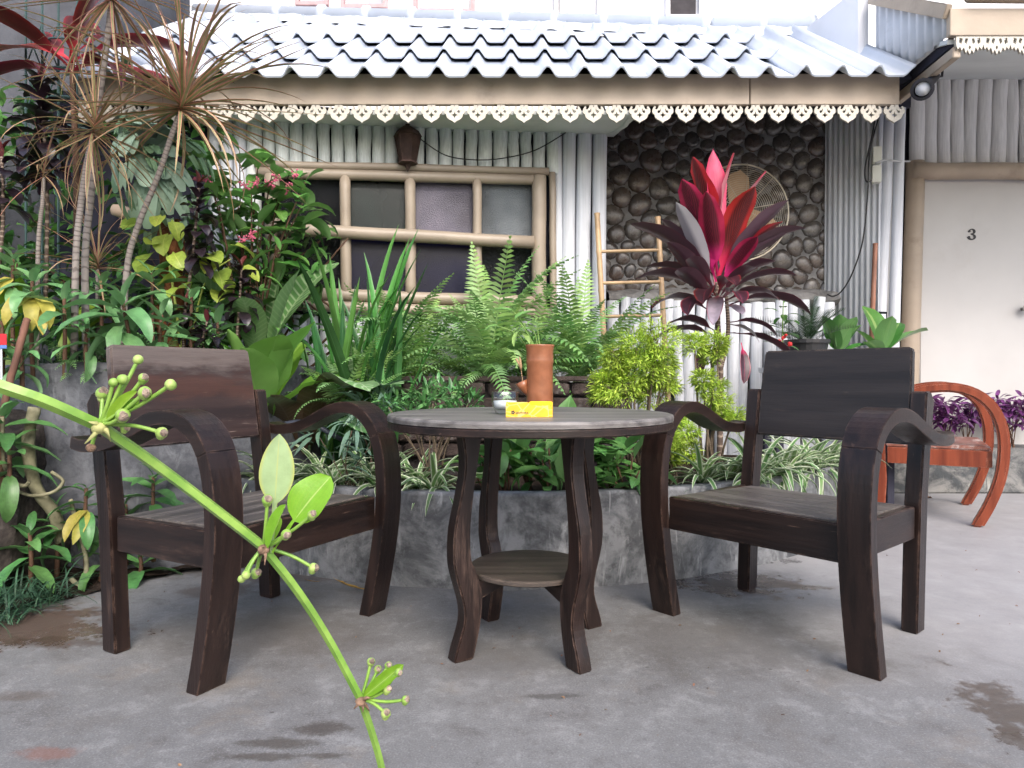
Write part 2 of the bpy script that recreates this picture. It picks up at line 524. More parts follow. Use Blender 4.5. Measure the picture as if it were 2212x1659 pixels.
M['gap'] = plain('dark_wall_backing', (0.035, 0.035, 0.05), 0.9, 0.2, 6, 0.2, 0.1)  # near-black: shadow in the gaps between poles put into the colour
M['soffit'] = plain('painted_soffit', (0.64, 0.67, 0.67), 0.6, 0.08, 2.5, 0.15, 0.3, grime=(0.50, 0.53, 0.53), gscale=2)
M['beige'] = plain('beige_paint', (0.40, 0.325, 0.25), 0.45, 0.08, 5, 0.3, 0.4, grime=(0.29, 0.23, 0.175), gscale=4)
M['log'] = plain('beige_log_paint', (0.285, 0.235, 0.18), 0.42, 0.10, 5, 0.3, 0.4, grime=(0.22, 0.175, 0.13), gscale=4)
M['cream'] = plain('cream_lace_paint', (0.52, 0.485, 0.415), 0.5, 0.08, 9, 0.2, 0.4, grime=(0.36, 0.32, 0.25), gscale=6)
M['tile'] = plain('blue_white_roof_tile', (0.50, 0.545, 0.62), 0.40, 0.05, 3, 0.15, 0.45, grime=(0.42, 0.455, 0.52), gscale=2.2)
M['mortar'] = plain('white_roof_mortar', (0.50, 0.54, 0.60), 0.85, 0.18, 12, 1.0, 0.2)
M['wallwhite'] = plain('white_render', (0.80, 0.80, 0.82), 0.8, 0.04, 2, 0.2, 0.2)
M['doorwhite'] = plain('white_door', (0.52, 0.505, 0.49), 0.42, 0.06, 1.5, 0.06, 0.4, grime=(0.47, 0.45, 0.43), gscale=1.3)
M['black'] = plain('black_metal', (0.018, 0.017, 0.022), 0.45, 0.2, 9, 0.2, 0.4)
M['cable'] = plain('black_cable', (0.02, 0.02, 0.022), 0.5, 0.1)
M['cablew'] = plain('grey_cable', (0.45, 0.46, 0.47), 0.5, 0.1)
M['ivory'] = plain('ivory_plastic', (0.66, 0.66, 0.58), 0.4, 0.06)
M['chrome'] = plain('steel', (0.55, 0.52, 0.47), 0.18, 0.08, 6, 0.05, 0.5, metal=1.0)
M['rust'] = plain('rusty_iron', (0.05, 0.028, 0.022), 0.75, 0.4, 18, 0.8, 0.3)
M['bamboo'] = plain('bamboo', (0.44, 0.30, 0.17), 0.42, 0.18, 10, 0.2, 0.4, grime=(0.25, 0.16, 0.09), gscale=7)
M['redcane'] = plain('red_brown_cane', (0.27, 0.12, 0.075), 0.5, 0.2, 8, 0.2, 0.4)
M['redframe'] = plain('red_window_frame', (0.50, 0.33, 0.34), 0.6, 0.1)
M['paneback'] = plain('pale_curtain_glass', (0.42, 0.43, 0.48), 0.25, 0.08)
M['darkroom'] = plain('dark_opening', (0.045, 0.04, 0.045), 0.8, 0.2)
M['brickmat'] = plain('dark_old_brick', (0.060, 0.043, 0.038), 0.8, 0.45, 16, 1.0, 0.25, grime=(0.17, 0.15, 0.14), gscale=14)
M['brickmortar'] = plain('dark_mortar', (0.035, 0.03, 0.03), 0.9, 0.3, 20, 0.9, 0.2)
M['rock'] = plain('brown_rock', (0.055, 0.045, 0.04), 0.85, 0.5, 9, 1.0, 0.25)
M['bluegrey'] = plain('blue_grey_roof', (0.28, 0.33, 0.39), 0.55, 0.1, 4, 0.2)

def corr_mat():
    t = NT('galvanised_sheet')
    v = t.coords(scale=(14, 14, 0.6))
    n = t.noise(v, 1.5, 6, 0.7)
    c = t.mix(t.ramp(n, 0.3, 0.75), (0.46, 0.475, 0.50), (0.74, 0.755, 0.78))
    return t.set(c, 0.45, 0.4, Metallic=0.1)
M['corr'] = corr_mat()

def glass_mat(name, col, rough, bscale, bstr, spec=0.22):
    t = NT(name)
    vo = t.node('ShaderNodeTexVoronoi'); vo.inputs['Scale'].default_value = bscale
    t.l.new(t.coords(), vo.inputs['Vector'])
    h = t.math('ADD', vo.outputs['Distance'], t.math('MULTIPLY', t.noise(t.coords(), bscale * 0.7, 4), 0.8))
    n = t.noise(t.coords(), 1.8, 3)
    c = t.mix(t.ramp(n, 0.35, 0.7), tuple(x * 0.5 for x in col), tuple(x * 1.6 for x in col))
    t.bump(h, bstr, 0.02)
    return t.set(c, rough, spec)
M['pane_grey'] = glass_mat('hammered_pane', (0.010, 0.011, 0.013), 0.12, 240, 0.5, 0.5)
M['pane_green'] = glass_mat('dark_green_pane', (0.004, 0.010, 0.008), 0.12, 260, 0.15)
M['pane_lilac'] = glass_mat('lilac_pane', (0.11, 0.10, 0.13), 0.2, 170, 0.22)
M['pane_blue'] = glass_mat('blue_pane', (0.004, 0.004, 0.020), 0.16, 260, 0.12)
M['pane_pale'] = glass_mat('pale_pane', (0.10, 0.112, 0.12), 0.2, 170, 0.3)

def stone_mat():
    t = NT('varnished_river_stone')
    rn = t.node('ShaderNodeObjectInfo').outputs['Random']
    n = t.noise(t.coords(), 14, 6, 0.65, 0.6)
    a = t.mix(rn, (0.030, 0.029, 0.029), (0.125, 0.108, 0.092))
    b = t.mix(t.math('FRACT', t.math('MULTIPLY', rn, 5.7)), (0.065, 0.061, 0.056), (0.085, 0.056, 0.043))
    c = t.mix(t.ramp(n, 0.35, 0.65), a, b)
    t.bump(t.noise(t.coords(), 40, 4), 0.25, 0.004)
    return t.set(c, t.math('MULTIPLY_ADD', t.noise(t.coords(), 20, 3), 0.35, 0.08), 0.5)
M['stone'] = stone_mat()
M['stonemortar'] = plain('stone_wall_mortar', (0.19, 0.185, 0.18), 0.9, 0.25, 14, 1.0, 0.2)

# ------------------------------------------------------------------ ground and soil
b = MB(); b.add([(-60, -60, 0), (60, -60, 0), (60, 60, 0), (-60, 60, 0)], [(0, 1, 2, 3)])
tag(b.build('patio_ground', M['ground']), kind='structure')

def soil_sheet(name, poly, z, amp, seed):
    """a lumpy soil surface inside a convex-ish outline"""
    bm = bmesh.new()
    vs = [bm.verts.new((x, y, z)) for x, y in poly]
    bm.faces.new(vs)
    bmesh.ops.triangulate(bm, faces=bm.faces)
    for _ in range(4): bmesh.ops.subdivide_edges(bm, edges=bm.edges, cuts=1, use_grid_fill=True)
    for v in bm.verts:
        v.co.z += amp * (noise.noise(v.co * 7 + Vector((seed, 0, 0))) + 0.5 * noise.noise(v.co * 19))
    bmesh.ops.recalc_face_normals(bm, faces=bm.faces)
    me = bpy.data.meshes.new(name); bm.to_mesh(me); bm.free()
    me.materials.append(M['soil'])
    return tag(ob(name, me), kind='structure')
soil_sheet('soil_ground', [(-3.6, 1.9), (-1.75, 2.05), (-1.58, 2.13), (-1.5, 2.31), (-1.406, 2.435), (-1.26, 2.62), (-1.0, 2.72), (-0.75, 2.9), (-1.4, 3.1), (-3.6, 3.1)], 0.016, 0.022, 1)
soil_sheet('soil_ground', [(-1.0, 2.75), (-0.55, 2.57), (0.06, 2.48), (0.5, 2.57), (0.9, 2.77), (1.27, 3.03), (1.55, 3.32), (1.65, 4.0), (0.5, 4.1), (-1.2, 3.9)], 0.285, 0.03, 2)
soil_sheet('soil_ground', [(-3.9, 2.9), (-2.0, 2.78), (-1.62, 2.68), (-1.27, 2.77), (-1.05, 3.0), (-0.95, 3.3), (-0.95, 3.8), (-3.9, 4.2)], 0.735, 0.035, 3)
soil_sheet('soil_ground', [(-0.66, 3.42), (0.56, 3.42), (0.56, 3.86), (-0.66, 3.76)], 0.715, 0.03, 4)

# ------------------------------------------------------------------ planters
def wall_sweep(pts, th, h0, h1, n=6, topn=0.0, seed=0):
    """a smooth wall along ground points (outer face on the right-hand side seen along the path)"""
    P2 = []
    k = len(pts)
    for i in range(k - 1):
        p0, p1, p2, p3 = [Vector(pts[min(max(j, 0), k - 1)]) for j in (i - 1, i, i + 1, i + 2)]
        for s in range(n):
            t = s / n
            P2.append(0.5 * ((2 * p1) + (-p0 + p2) * t + (2 * p0 - 5 * p1 + 4 * p2 - p3) * t * t + (-p0 + 3 * p1 - 3 * p2 + p3) * t ** 3))
    P2.append(Vector(pts[-1]))
    V, F = [], []
    prof = [(0, 0), (0, 0.33), (0.001, 0.66), (0, 0.96), (0.012, 1.0), (0.5, 1.0), (0.988, 1.0), (1, 0.96), (1, 0)]
    m = len(prof)
    for i, p in enumerate(P2):
        t = (P2[min(i + 1, len(P2) - 1)] - P2[max(i - 1, 0)]).normalized()
        nrm = Vector((-t.y, t.x))
        for a, bz in prof:
            hh = h1 + topn * noise.noise(Vector((p.x * 4, p.y * 4, seed)))
            q = p + nrm * (a * th + 0.006 * noise.noise(Vector((p.x * 6, p.y * 6, bz * 3 + seed))))
            V.append((q.x, q.y, h0 + (hh - h0) * bz))
    for i in range(len(P2) - 1):
        for j in range(m - 1):
            a = i * m + j
            F.append((a, a + m, a + m + 1, a + 1))
    F.append(tuple(range(m)))
    F.append(tuple(range((len(P2) - 1) * m + m - 1, (len(P2) - 1) * m - 1, -1)))
    return V, F
V, F = wall_sweep([(-1.25, 2.86), (-1.0, 2.70), (-0.82, 2.625), (-0.55, 2.515), (-0.336, 2.46), (0.06, 2.43), (0.5, 2.52), (0.92, 2.72), (1.30, 2.99), (1.6, 3.29), (1.72, 3.55), (1.73, 4.0)], 0.062, 0.0, 0.34, topn=0.008)
planter = ob('concrete_planter', mk('concrete_planter', V, F, None, True, M['kerb']))
tag(planter, 'long low curved grey concrete planter kerb behind the table and chairs', 'planter')
arc = [(-3.95, 2.90), (-3.2, 2.86), (-2.5, 2.84)] + [(-1.62 + 0.72 * math.cos(R(a)), 3.35 + 0.72 * math.sin(R(a))) for a in range(-128, 5, 12)]
V, F = wall_sweep(arc, 0.07, 0.0, 0.795, n=3, topn=0.03, seed=5)
bedw = ob('raised_bed_wall', mk('raised_bed_wall', V, F, None, True, M['bedwall']))
tag(bedw, 'tall rounded dark grey concrete garden bed wall behind the left chair', 'garden wall')
def rock_mesh(name, seed, mat):
    bm = bmesh.new()
    bmesh.ops.create_icosphere(bm, subdivisions=3, radius=1)
    for v in bm.verts:
        v.co *= 1 + 0.28 * noise.noise(v.co * 1.6 + Vector((seed, 0, 0))) + 0.12 * noise.noise(v.co * 4.5 + Vector((0, seed, 0)))
    me = bpy.data.meshes.new(name); bm.to_mesh(me); bm.free()
    me.materials.append(mat)
    return me
for i, (px, py, d, sx, sy, sz, lab) in enumerate((
        (10, 1010, 2.62, .15, .12, .22, 'dark brown rough rock at the left edge beside the bed wall'),
        (70, 1190, 2.60, .16, .10, .14, 'dark brown rock low at the foot of the broken bed wall'),
        (-40, 1180, 2.45, .16, .14, .26, 'large dark brown rock half out of view at the far left'))):
    tag(ob('rock', rock_mesh('rock', i * 3.1, M['rock']), None, P(px, py, d), (0.2 * i, 0.3, i), (sx, sy, sz)), lab, 'rock', 'rocks at the foot of the bed')

# brick planter behind
bp = thing('brick_planter', 'dark old brick planter wall behind the table, full of ferns', 'planter', (0, 3.35, 0))
bc = MB(); bc.box((-0.05, 0.055, 0.36), (1.22, 0.08, 0.72))
bc.build('mortar_core', M['brickmortar'], bp)
brick_me = []
for i in range(5):
    m = MB(); m.box((0, 0, 0), (0.188, 0.1, 0.062))
    me = m.mesh('brick', M['brickmat'], False, 0.008, 2)
    for v in me.vertices: v.co += Vector(noise.noise_vector(v.co * 30 + Vector((i * 9, 0, 0)))) * 0.004
    brick_me.append(me)
for r in range(5):
    z = 0.69 - r * 0.074
    for c in range(7):
        x = -0.66 + c * 0.203 + (0.1 if r % 2 else 0)
        if x > 0.56: continue
        ob('brick', brick_me[(r * 3 + c) % 5], bp, (x + 0.03, 0.03 + rnd(-.006, .006), z), (rnd(-.02, .02), rnd(-.015, .015), rnd(-.02, .02)))
cb = MB(); cb.box((-0.04, 0.035, 0.738), (1.26, 0.13, 0.026))
cb.build('mortar_cap', M['brickmat'], bp, bevel=0.006)

# ------------------------------------------------------------------ grey boundary wall on the left
lw = MB(); lw.box((-4.3, 4.55, 2.5), (4.0, 0.9, 5.0))
tag(lw.build('boundary_wall', M['greywall'], bevel=0.01), 'rough dark grey plastered wall at the far left edge', 'wall')

# ------------------------------------------------------------------ white building behind
wb = thing('white_building', 'bright white building rising behind the tiled roof', 'building', (0, 9, 0))
m = MB(); m.box((0, 2, 4.6), (26, 4, 9.2))
m.build('wall', M['wallwhite'], wb)
def back_window(px0, px1, py1, kind):
    x0, x1 = (px0 - 1106) / FPX * 9, (px1 - 1106) / FPX * 9
    zb = CAMH + (813 - py1) / FPX * 9
    zt = zb + 1.35
    f = MB()
    w = 0.045
    for xx in (x0, x1): f.box((xx, -0.03, (zb + zt) / 2), (w, 0.10, zt - zb + w))
    for zz in (zb, zt): f.box(((x0 + x1) / 2, -0.028, zz), (x1 - x0 - w, 0.10, w))
    fm = f.build('window', M['redframe'] if kind == 'red' else M['wallwhite'], wb)
    n = 1 if kind == 'open' else 2
    for i in range(n):
        a, c = x0 + (x1 - x0) * i / n + 0.05, x0 + (x1 - x0) * (i + 1) / n - 0.05
        pm = MB(); pm.box(((a + c) / 2, -0.012, (zb + zt) / 2), (c - a, 0.02, zt - zb - 0.05))
        pm.build('pane', M['darkroom'] if kind == 'open' else M['paneback'], fm)
for a in ((648, 710, 18, 'red'), (745, 836, 24, 'red'), (900, 1023, 34, 'red'), (1128, 1200, 40, 'w'), (1212, 1292, 46, 'w'), (1438, 1508, 46, 'open')): back_window(*a)

# ------------------------------------------------------------------ main house
house = thing('guesthouse', 'low white guesthouse with wavy tiled roof, log-framed window and pebble wall', 'building', (0, 0, 0))
WA, WB = Vector((-2.4, 3.60)), Vector((0.60, 4.10))
WT = (WB - WA).normalized(); WN = Vector((WT.y, -WT.x)); WYAW = math.atan2(WT.y, WT.x)
def wy(x): return WA.y + (x - WA.x) / (WB.x - WA.x) * (WB.y - WA.y)
def Wp(px, py, off=0.0):
    """photo position on the sloping window wall plane"""
    k = (px - 1106) / FPX
    # x = k*y ; y = wy(x)
    s = (WB.y - WA.y) / (WB.x - WA.x)
    y = (WA.y - s * WA.x) / (1 - s * k)
    p = Vector((k * y, y, CAMH - (py - 813) / FPX * y))
    return p + Vector((WN.x, WN.y, 0)) * off
m = MB()
m.box(((WA.x + WB.x) / 2 - 0.06, (WA.y + WB.y) / 2 + 0.08, 1.1), ((WB - WA).length - 0.10, 0.06, 2.3), rz=WYAW)
m.build('wall_backing', M['gap'], house)

POLE = []
def pole_mesh(i, mat):
    bm = MB()
    n = 7
    pts, rr = [], []
    for k in range(n):
        t = k / (n - 1)
        pts.append((0.10 * noise.noise(Vector((i * 3.3, t * 2.2, 0))) , 0.06 * noise.noise(Vector((i * 1.3, t * 2.2, 4))), t))
        rr.append(1 + 0.05 * noise.noise(Vector((i * 5.1, t * 3, 9))))
    bm.tube([(0, 0, p[2]) for p in pts], 1.0, 12)
    vs = bm.v
    for k in range(n):
        for j in range(12):
            v = vs[k * 12 + j]
            v.x = v.x * rr[k] + pts[k][0] * 3
            v.y = v.y * rr[k] + pts[k][1] * 3
    return bm.mesh('wall_pole', mat, True)
POLES = {}
def pole(parent, p0, p1, r, mat, name='wall_pole', flat=1.0):
    key = (mat, random.randrange(5))
    if key not in POLES: POLES[key] = pole_mesh(key[1] + len(POLES), M[mat])
    p0, p1 = Vector(p0), Vector(p1)
    d = p1 - p0
    q = d.to_track_quat('Z', 'Y').to_matrix().to_4x4()
    Mx = Matrix.Translation(p0) @ q @ Matrix.Rotation(rnd(0, 6.28), 4, 'Z') @ Matrix.Diagonal((r, r, d.length, 1))
    return ob(name, POLES[key], parent, M=Mx)

# slats over the window
px = 452.0
while px < 1192:
    wpx = rnd(26, 33)
    top = 2.16
    p = Wp(px + wpx / 2, 500)
    zb = Wp(px, 362 + (px - 620) * 0.018).z if px > 560 else 0.3
    r = (wpx - 1.6) / FPX * p.y / 2
    mat = 'slat' if px > 515 else 'white'
    pole(house, (p.x + rnd(-.006, .006), p.y, zb - 0.02), (p.x, p.y, top + 0.03), r, mat)
    px += wpx
# poles right of the window
px = 1194.0
for wpx in (20, 30, 34, 33):
    p = Wp(px + wpx / 2, 500)
    r = (wpx - 1.0) / FPX * p.y / 2
    pole(house, (p.x - 0.01 + rnd(-.008, .008), p.y - 0.02, 0.3), (p.x, p.y - 0.01, 2.2), r, 'white')
    px += wpx
# poles under the window
px = 600.0
while px < 1195:
    wpx = rnd(27, 34)
    p = Wp(px + wpx / 2, 500)
    r = (wpx - 1.4) / FPX * p.y / 2
    pole(house, (p.x + rnd(-.02, .02), p.y, 0.25), (p.x + rnd(-.008, .008), p.y, 1.10 + rnd(-.02, .01)), r, 'white')
    px += wpx

# window
def log(mb, p0, p1, r, n=12, wob=0.006, seed=0):
    p0, p1 = Vector(p0), Vector(p1)
    pts = []
    k = 9
    for i in range(k):
        t = i / (k - 1)
        q = p0.lerp(p1, t)
        q += Vector((noise.noise(Vector((t * 3, seed, 0))), noise.noise(Vector((t * 3, seed, 5))), noise.noise(Vector((t * 3, seed, 9))))) * wob
        pts.append(q)
    mb.tube(pts, [r * (1 + 0.06 * noise.noise(Vector((i * 0.6, seed, 3)))) for i in range(k)], n)
fm = MB()
log(fm, Wp(556, 362, .055), Wp(1180, 378, .055), 0.022, seed=1)
log(fm, Wp(560, 380, .05), Wp(1172, 396, .05), 0.030, seed=2)
log(fm, Wp(592, 385, .05), Wp(598, 690, .05), 0.040, seed=3)
log(fm, Wp(1160, 388, .055), Wp(1160, 690, .055), 0.042, seed=4)
log(fm, Wp(1188, 380, .05), Wp(1192, 690, .05), 0.02, seed=5)
log(fm, Wp(580, 634, .05), Wp(1160, 655, .05), 0.034, seed=6)
log(fm, Wp(580, 660, .06), Wp(1190, 680, .06), 0.030, seed=7)
win = fm.build('window', M['log'], house, smooth=True)
win['label'] = 'log-framed window of eight dark hammered panes under the eave'
for i, px in enumerate((748, 886, 1028)):
    fm = MB(); log(fm, Wp(px, 388 + i * 3, .05), Wp(px + 2, 650, .05), 0.030 if i != 2 else 0.026, seed=10 + i)
    fm.build('mullion', M['log'], win, smooth=True)
fm = MB(); log(fm, Wp(608, 503, .085), Wp(1146, 530, .085), 0.036, seed=20)
fm.build('crossbar', M['log'], win, smooth=True)
xs = [606, 748, 886, 1028, 1150]
pm = [['pane_grey', 'pane_green', 'pane_lilac', 'pane_pale'], ['pane_grey', 'pane_blue', 'pane_blue', 'pane_grey']]
for c in range(4):
    for r in range(2):
        a, bq = xs[c], xs[c + 1]
        y0, y1 = ((382, 515) if r == 0 else (515, 665))
        q = [Wp(a, y1, .012), Wp(bq, y1, .012), Wp(bq, y0, .012), Wp(a, y0, .012)]
        q2 = [v - Vector((WN.x, WN.y, 0)) * 0.008 for v in q]
        m = MB(); m.add(q + q2, [(0, 1, 2, 3), (7, 6, 5, 4), (0, 4, 5, 1), (1, 5, 6, 2), (2, 6, 7, 3), (3, 7, 4, 0)])
        m.build('pane', M[pm[r][c]], win)

# soffit panel with a curved trim at its right end
def quad_slab(name, pts, th, mat, parent, bevel=0):
    pts = [Vector(p) for p in pts]
    n = (pts[1] - pts[0]).cross(pts[2] - pts[0]).normalized() * th
    k = len(pts)
    m = MB()
    m.add(pts + [p + n for p in pts], [tuple(range(k - 1, -1, -1)), tuple(range(k, 2 * k))] + [(i, (i + 1) % k, (i + 1) % k + k, i + k) for i in range(k)])
    return m.build(name, mat, parent, bevel=bevel)
quad_slab('soffit', [(-2.3, 3.598, 2.10), (0.66, 3.598, 2.10), (0.60, 4.12, 2.165), (-2.3, 3.72, 2.115)], 0.02, M['soffit'], house)
quad_slab('soffit', [(0.66, 3.60, 2.285), (2.06, 3.60, 2.285), (2.40, 4.2, 2.37), (2.40, 4.6, 2.42), (0.66, 4.6, 2.42)], 0.02, M['gap'], house)  # coloured near-black: the deep shade under the eave is painted in
m = MB(); m.tube([P(1310, 287, 4.06), P(1330, 280, 3.96), P(1350, 268, 3.82), P(1360, 250, 3.66)], 0.022, 6)
m.build('soffit_trim', M['soffit'], house)

# pebble wall
SX0, SX1, SZ0, SZ1, SY = 0.54, 2.03, 1.22, 2.40, 4.42
m = MB(); m.box(((SX0 + SX1) / 2, SY + 0.06, 1.2), (SX1 - SX0 + 0.5, 0.08, 2.5))
stonewall = m.build('pebble_wall', M['stonemortar'], house)
pts = []
tries = 0
while tries < 9000:
    tries += 1
    x, z = rnd(SX0 - .05, SX1 + .1), rnd(SZ0, SZ1)
    mind = 0.052 + 0.085 * (0.5 + 0.5 * noise.noise(Vector((x * 3.1, z * 3.1, 2))))
    mind *= rnd(0.8, 1.3)
    if all(((x - a) * 1.12) ** 2 + ((z - c) * 0.92) ** 2 > ((mind + e) * 0.5) ** 2 for a, c, e in pts): pts.append((x, z, mind))
for i, (x, z, e) in enumerate(pts):
    poly = [Vector((-.13, -.11)), Vector((.13, -.11)), Vector((.13, .11)), Vector((-.13, .11))]
    for j, (a, c, _) in enumerate(pts):
        if j == i: continue
        d = Vector((a - x, c - z))
        if d.length > 0.36: continue
        mid, nn = d / 2, d.normalized()
        out = []
        for k in range(len(poly)):
            p, q = poly[k], poly[(k + 1) % len(poly)]
            dp, dq = (p - mid).dot(nn), (q - mid).dot(nn)
            if dp <= 0: out.append(p)
            if dp * dq < 0: out.append(p.lerp(q, dp / (dp - dq)))
        poly = out
        if len(poly) < 3: break
    if len(poly) < 3: continue
    # radial profile of the rounded cell
    n = 12
    rad = []
    for k in range(n):
        a = 2 * PI * k / n
        dr = Vector((math.cos(a), math.sin(a)))
        best = 1
        for u in range(len(poly)):
            p, q = poly[u], poly[(u + 1) % len(poly)]
            e2 = q - p
            den = dr.x * e2.y - dr.y * e2.x
            if abs(den) < 1e-9: continue
            t = (p.x * e2.y - p.y * e2.x) / den
            if t > 0: best = min(best, t)
        rad.append(best)
    for _ in range(1): rad = [(rad[k - 1] + 2 * rad[k] + rad[(k + 1) % n]) / 4 for k in range(n)]
    s = 0.99
    hgt = 0.30 * sum(rad) / n
    V = [(0, -hgt, 0)]
    F = []
    rings = ((0.5, 0.93), (0.82, 0.66), (0.97, 0.25), (0.95, -0.4))
    for fr, fh in rings:
        for k in range(n):
            a = 2 * PI * k / n
            V.append((math.cos(a) * rad[k] * fr * s, -hgt * fh, math.sin(a) * rad[k] * fr * s))
    for k in range(n): F.append((0, 1 + k, 1 + (k + 1) % n))
    for q in range(len(rings) - 1):
        for k in range(n):
            a, c = 1 + q * n + k, 1 + q * n + (k + 1) % n
            F.append((a, a + n, c + n, c))
    ob('stone', mk('stone', V, F, None, True, M['stone']), stonewall, (x, SY + 0.025, z))

# mortar ledge and short leaning white poles under the pebble wall
V, F = [], []
nx = 60
for i in range(nx + 1):
    x = 0.60 + 1.42 * i / nx
    for j, (dy, dz) in enumerate(((0.06, 0.06), (0.0, 0.05), (-0.09, 0.02), (-0.12, -0.02), (-0.10, -0.05), (0.02, -0.06))):
        nn = noise.noise_vector(Vector((x * 9, j * 1.7, 1)))
        V.append((x, SY + dy + nn.y * 0.025 - 0.02, 1.245 + dz + nn.z * 0.025))
for i in range(nx):
    for j in range(5):
        a = i * 6 + j
        F.append((a, a + 1, a + 7, a + 6))
ob('mortar_ledge', mk('mortar_ledge', V, F, None, False, M['stonemortar']), house)
px = 1312.0
while px < 1800:
    wpx = rnd(20, 29)
    d = 4.22
    x = (px + wpx / 2 - 1106) / FPX * d
    r = (wpx - 0.8) / FPX * d / 2
    lean = rnd(-.05, .05)
    pole(house, (x - lean - .03, d - 0.02, 0.25), (x + lean * .3, d, 1.215 + rnd(-.035, .02)), r, 'white')
    px += wpx

# fascia boards, lace, roof
FY = 3.58
fas = []
for x0, x1 in ((-2.25, 1.213), (1.219, 1.98)):
    fas.append(box_part('fascia_board', M['beige'], house, ((x0 + x1) / 2, FY, 2.218), (x1 - x0, 0.03, 0.155), bevel=0.002))
def curve_mesh(name, splines, ext, mat, sc):
    cu = bpy.data.curves.new(name, 'CURVE')
    cu.dimensions = '2D'; cu.fill_mode = 'BOTH'; cu.extrude = ext
    for sp in splines:
        s = cu.splines.new('POLY'); s.points.add(len(sp) - 1)
        for i, (x, y) in enumerate(sp): s.points[i].co = (x * sc, y * sc, 0, 1)
        s.use_cyclic_u = True
    o = bpy.data.objects.new(name, cu); COL.objects.link(o)
    dg = bpy.context.evaluated_depsgraph_get()
    me = bpy.data.meshes.new_from_object(o.evaluated_get(dg))
    bpy.data.objects.remove(o); bpy.data.curves.remove(cu)
    me.materials.clear(); me.materials.append(mat)
    me.name = name
    return me
def mirror(h): return h + [(-x, y) for x, y in reversed(h) if abs(x) > 1e-6]
half = [(0, .02), (.17, .02), (.20, -.09), (.25, -.19), (.32, -.215), (.365, -.165), (.325, -.115), (.36, -.055), (.43, -.10), (.487, -.21), (.495, -.32), (.455, -.405), (.375, -.455), (.385, -.50), (.34, -.60), (.25, -.675), (.13, -.735), (.04, -.79), (0, -.845)]
star = [(0, -.31), (.035, -.42), (.155, -.475), (.04, -.52), (0, -.64), (-.04, -.52), (-.155, -.475), (-.035, -.42)]
com = [(.10, -.20), (.125, -.17), (.15, -.27), (.20, -.25), (.255, -.29), (.25, -.36), (.19, -.385), (.13, -.34), (.105, -.27)]
LP = 0.1185
lace = curve_mesh('lace_ornament', [mirror(half), star, com, [(-x, y) for x, y in com], [(0, -.02), (.03, -.06), (0, -.10), (-.03, -.06)]], 0.006, M['cream'], LP * 0.93)
x = -2.19
while x < 1.97:
    pr = fas[0] if x < 1.21 else fas[1]
    ob('lace_ornament', lace, pr, Vector((x, FY - 0.004, 2.14)) - pr.location, (R(90), 0, rnd(-.01, .01)))
    x += LP

EY, EZ, RS, RC = 3.48, 2.225, math.sin(R(35)), math.cos(R(35))
PER = 0.182
roof_o = quad_slab('roof', [(-2.24, EY + 0.15, EZ + 0.07), (1.95, EY + 0.15, EZ + 0.07), (1.95, EY + 1.25 * RC, EZ + 1.25 * RS - 0.05), (1.3, EY + 1.3 * RC, EZ + 1.3 * RS - 0.05), (-2.24, EY + 1.95 * RC, EZ + 1.95 * RS - 0.05)], 0.02, M['gap'], house)
def wavez(x):
    t = (x / PER) % 1.0
    return 0.050 * math.sin(PI * t / 0.56) ** 2 if t < 0.56 else 0.0
TM = {}
def tile(x0, nper, t0, t1, lift0, lift1):
    key = (nper, round(t1 - t0, 3), lift0, lift1)
    if key not in TM:
        V, F = [], []
        n = nper * 12 + 3
        L = t1 - t0
        for lay in (0, -0.009):
            for k, (t, lf) in enumerate(((0, lift0), (L, lift1))):
                for i in range(n + 1):
                    xx = i / 12 * PER
                    V.append((xx, t, wavez(xx) + lf + lay))
        q = n + 1
        for i in range(n):
            F.append((i, i + 1, i + 1 + q, i + q))
            F.append((2 * q + i + q, 2 * q + i + 1 + q, 2 * q + i + 1, 2 * q + i))
            F.append((2 * q + i, 2 * q + i + 1, i + 1, i))
            F.append((q + i, q + i + 1, 3 * q + i + 1, 3 * q + i))
        F.append((0, q, 3 * q, 2 * q)); F.append((n, 2 * q + n, 3 * q + n, q + n))
        TM[key] = mk('roof_tile', V, F, None, True, M['tile'])
        TM[key].polygons.foreach_set('use_smooth', [i < 4 * n and i % 4 < 2 for i in range(len(F))])
    Mx = Matrix.Translation((x0, EY + t0 * RC, EZ + t0 * RS)) @ Matrix.Rotation(R(35) + rnd(-.004, .004), 4, 'X')
    ob('roof_tile', TM[key], roof_o, M=Mx)
x = -2.24
k = 0
while x < 1.10:
    tt = 1.56 - 0.177 * (x + 0.3)
    tile(x, 2, 0.0 + rnd(-.006, .004), 0.46, 0.022, 0.004)
    tile(x, 2, 0.40 + rnd(-.006, .006), 0.92, 0.034, 0.004)
    tile(x, 2, 0.865 + rnd(-.006, .006), round(max(1.3, tt + 0.08), 2), 0.036, 0.004)
    x += 2 * PER
x1 = x
while x < 1.85:
    n = 2 if x + 2 * PER < 1.95 else 1
    tile(x, n, 0.0, 1.34, 0.026, 0.018)
    x += n * PER
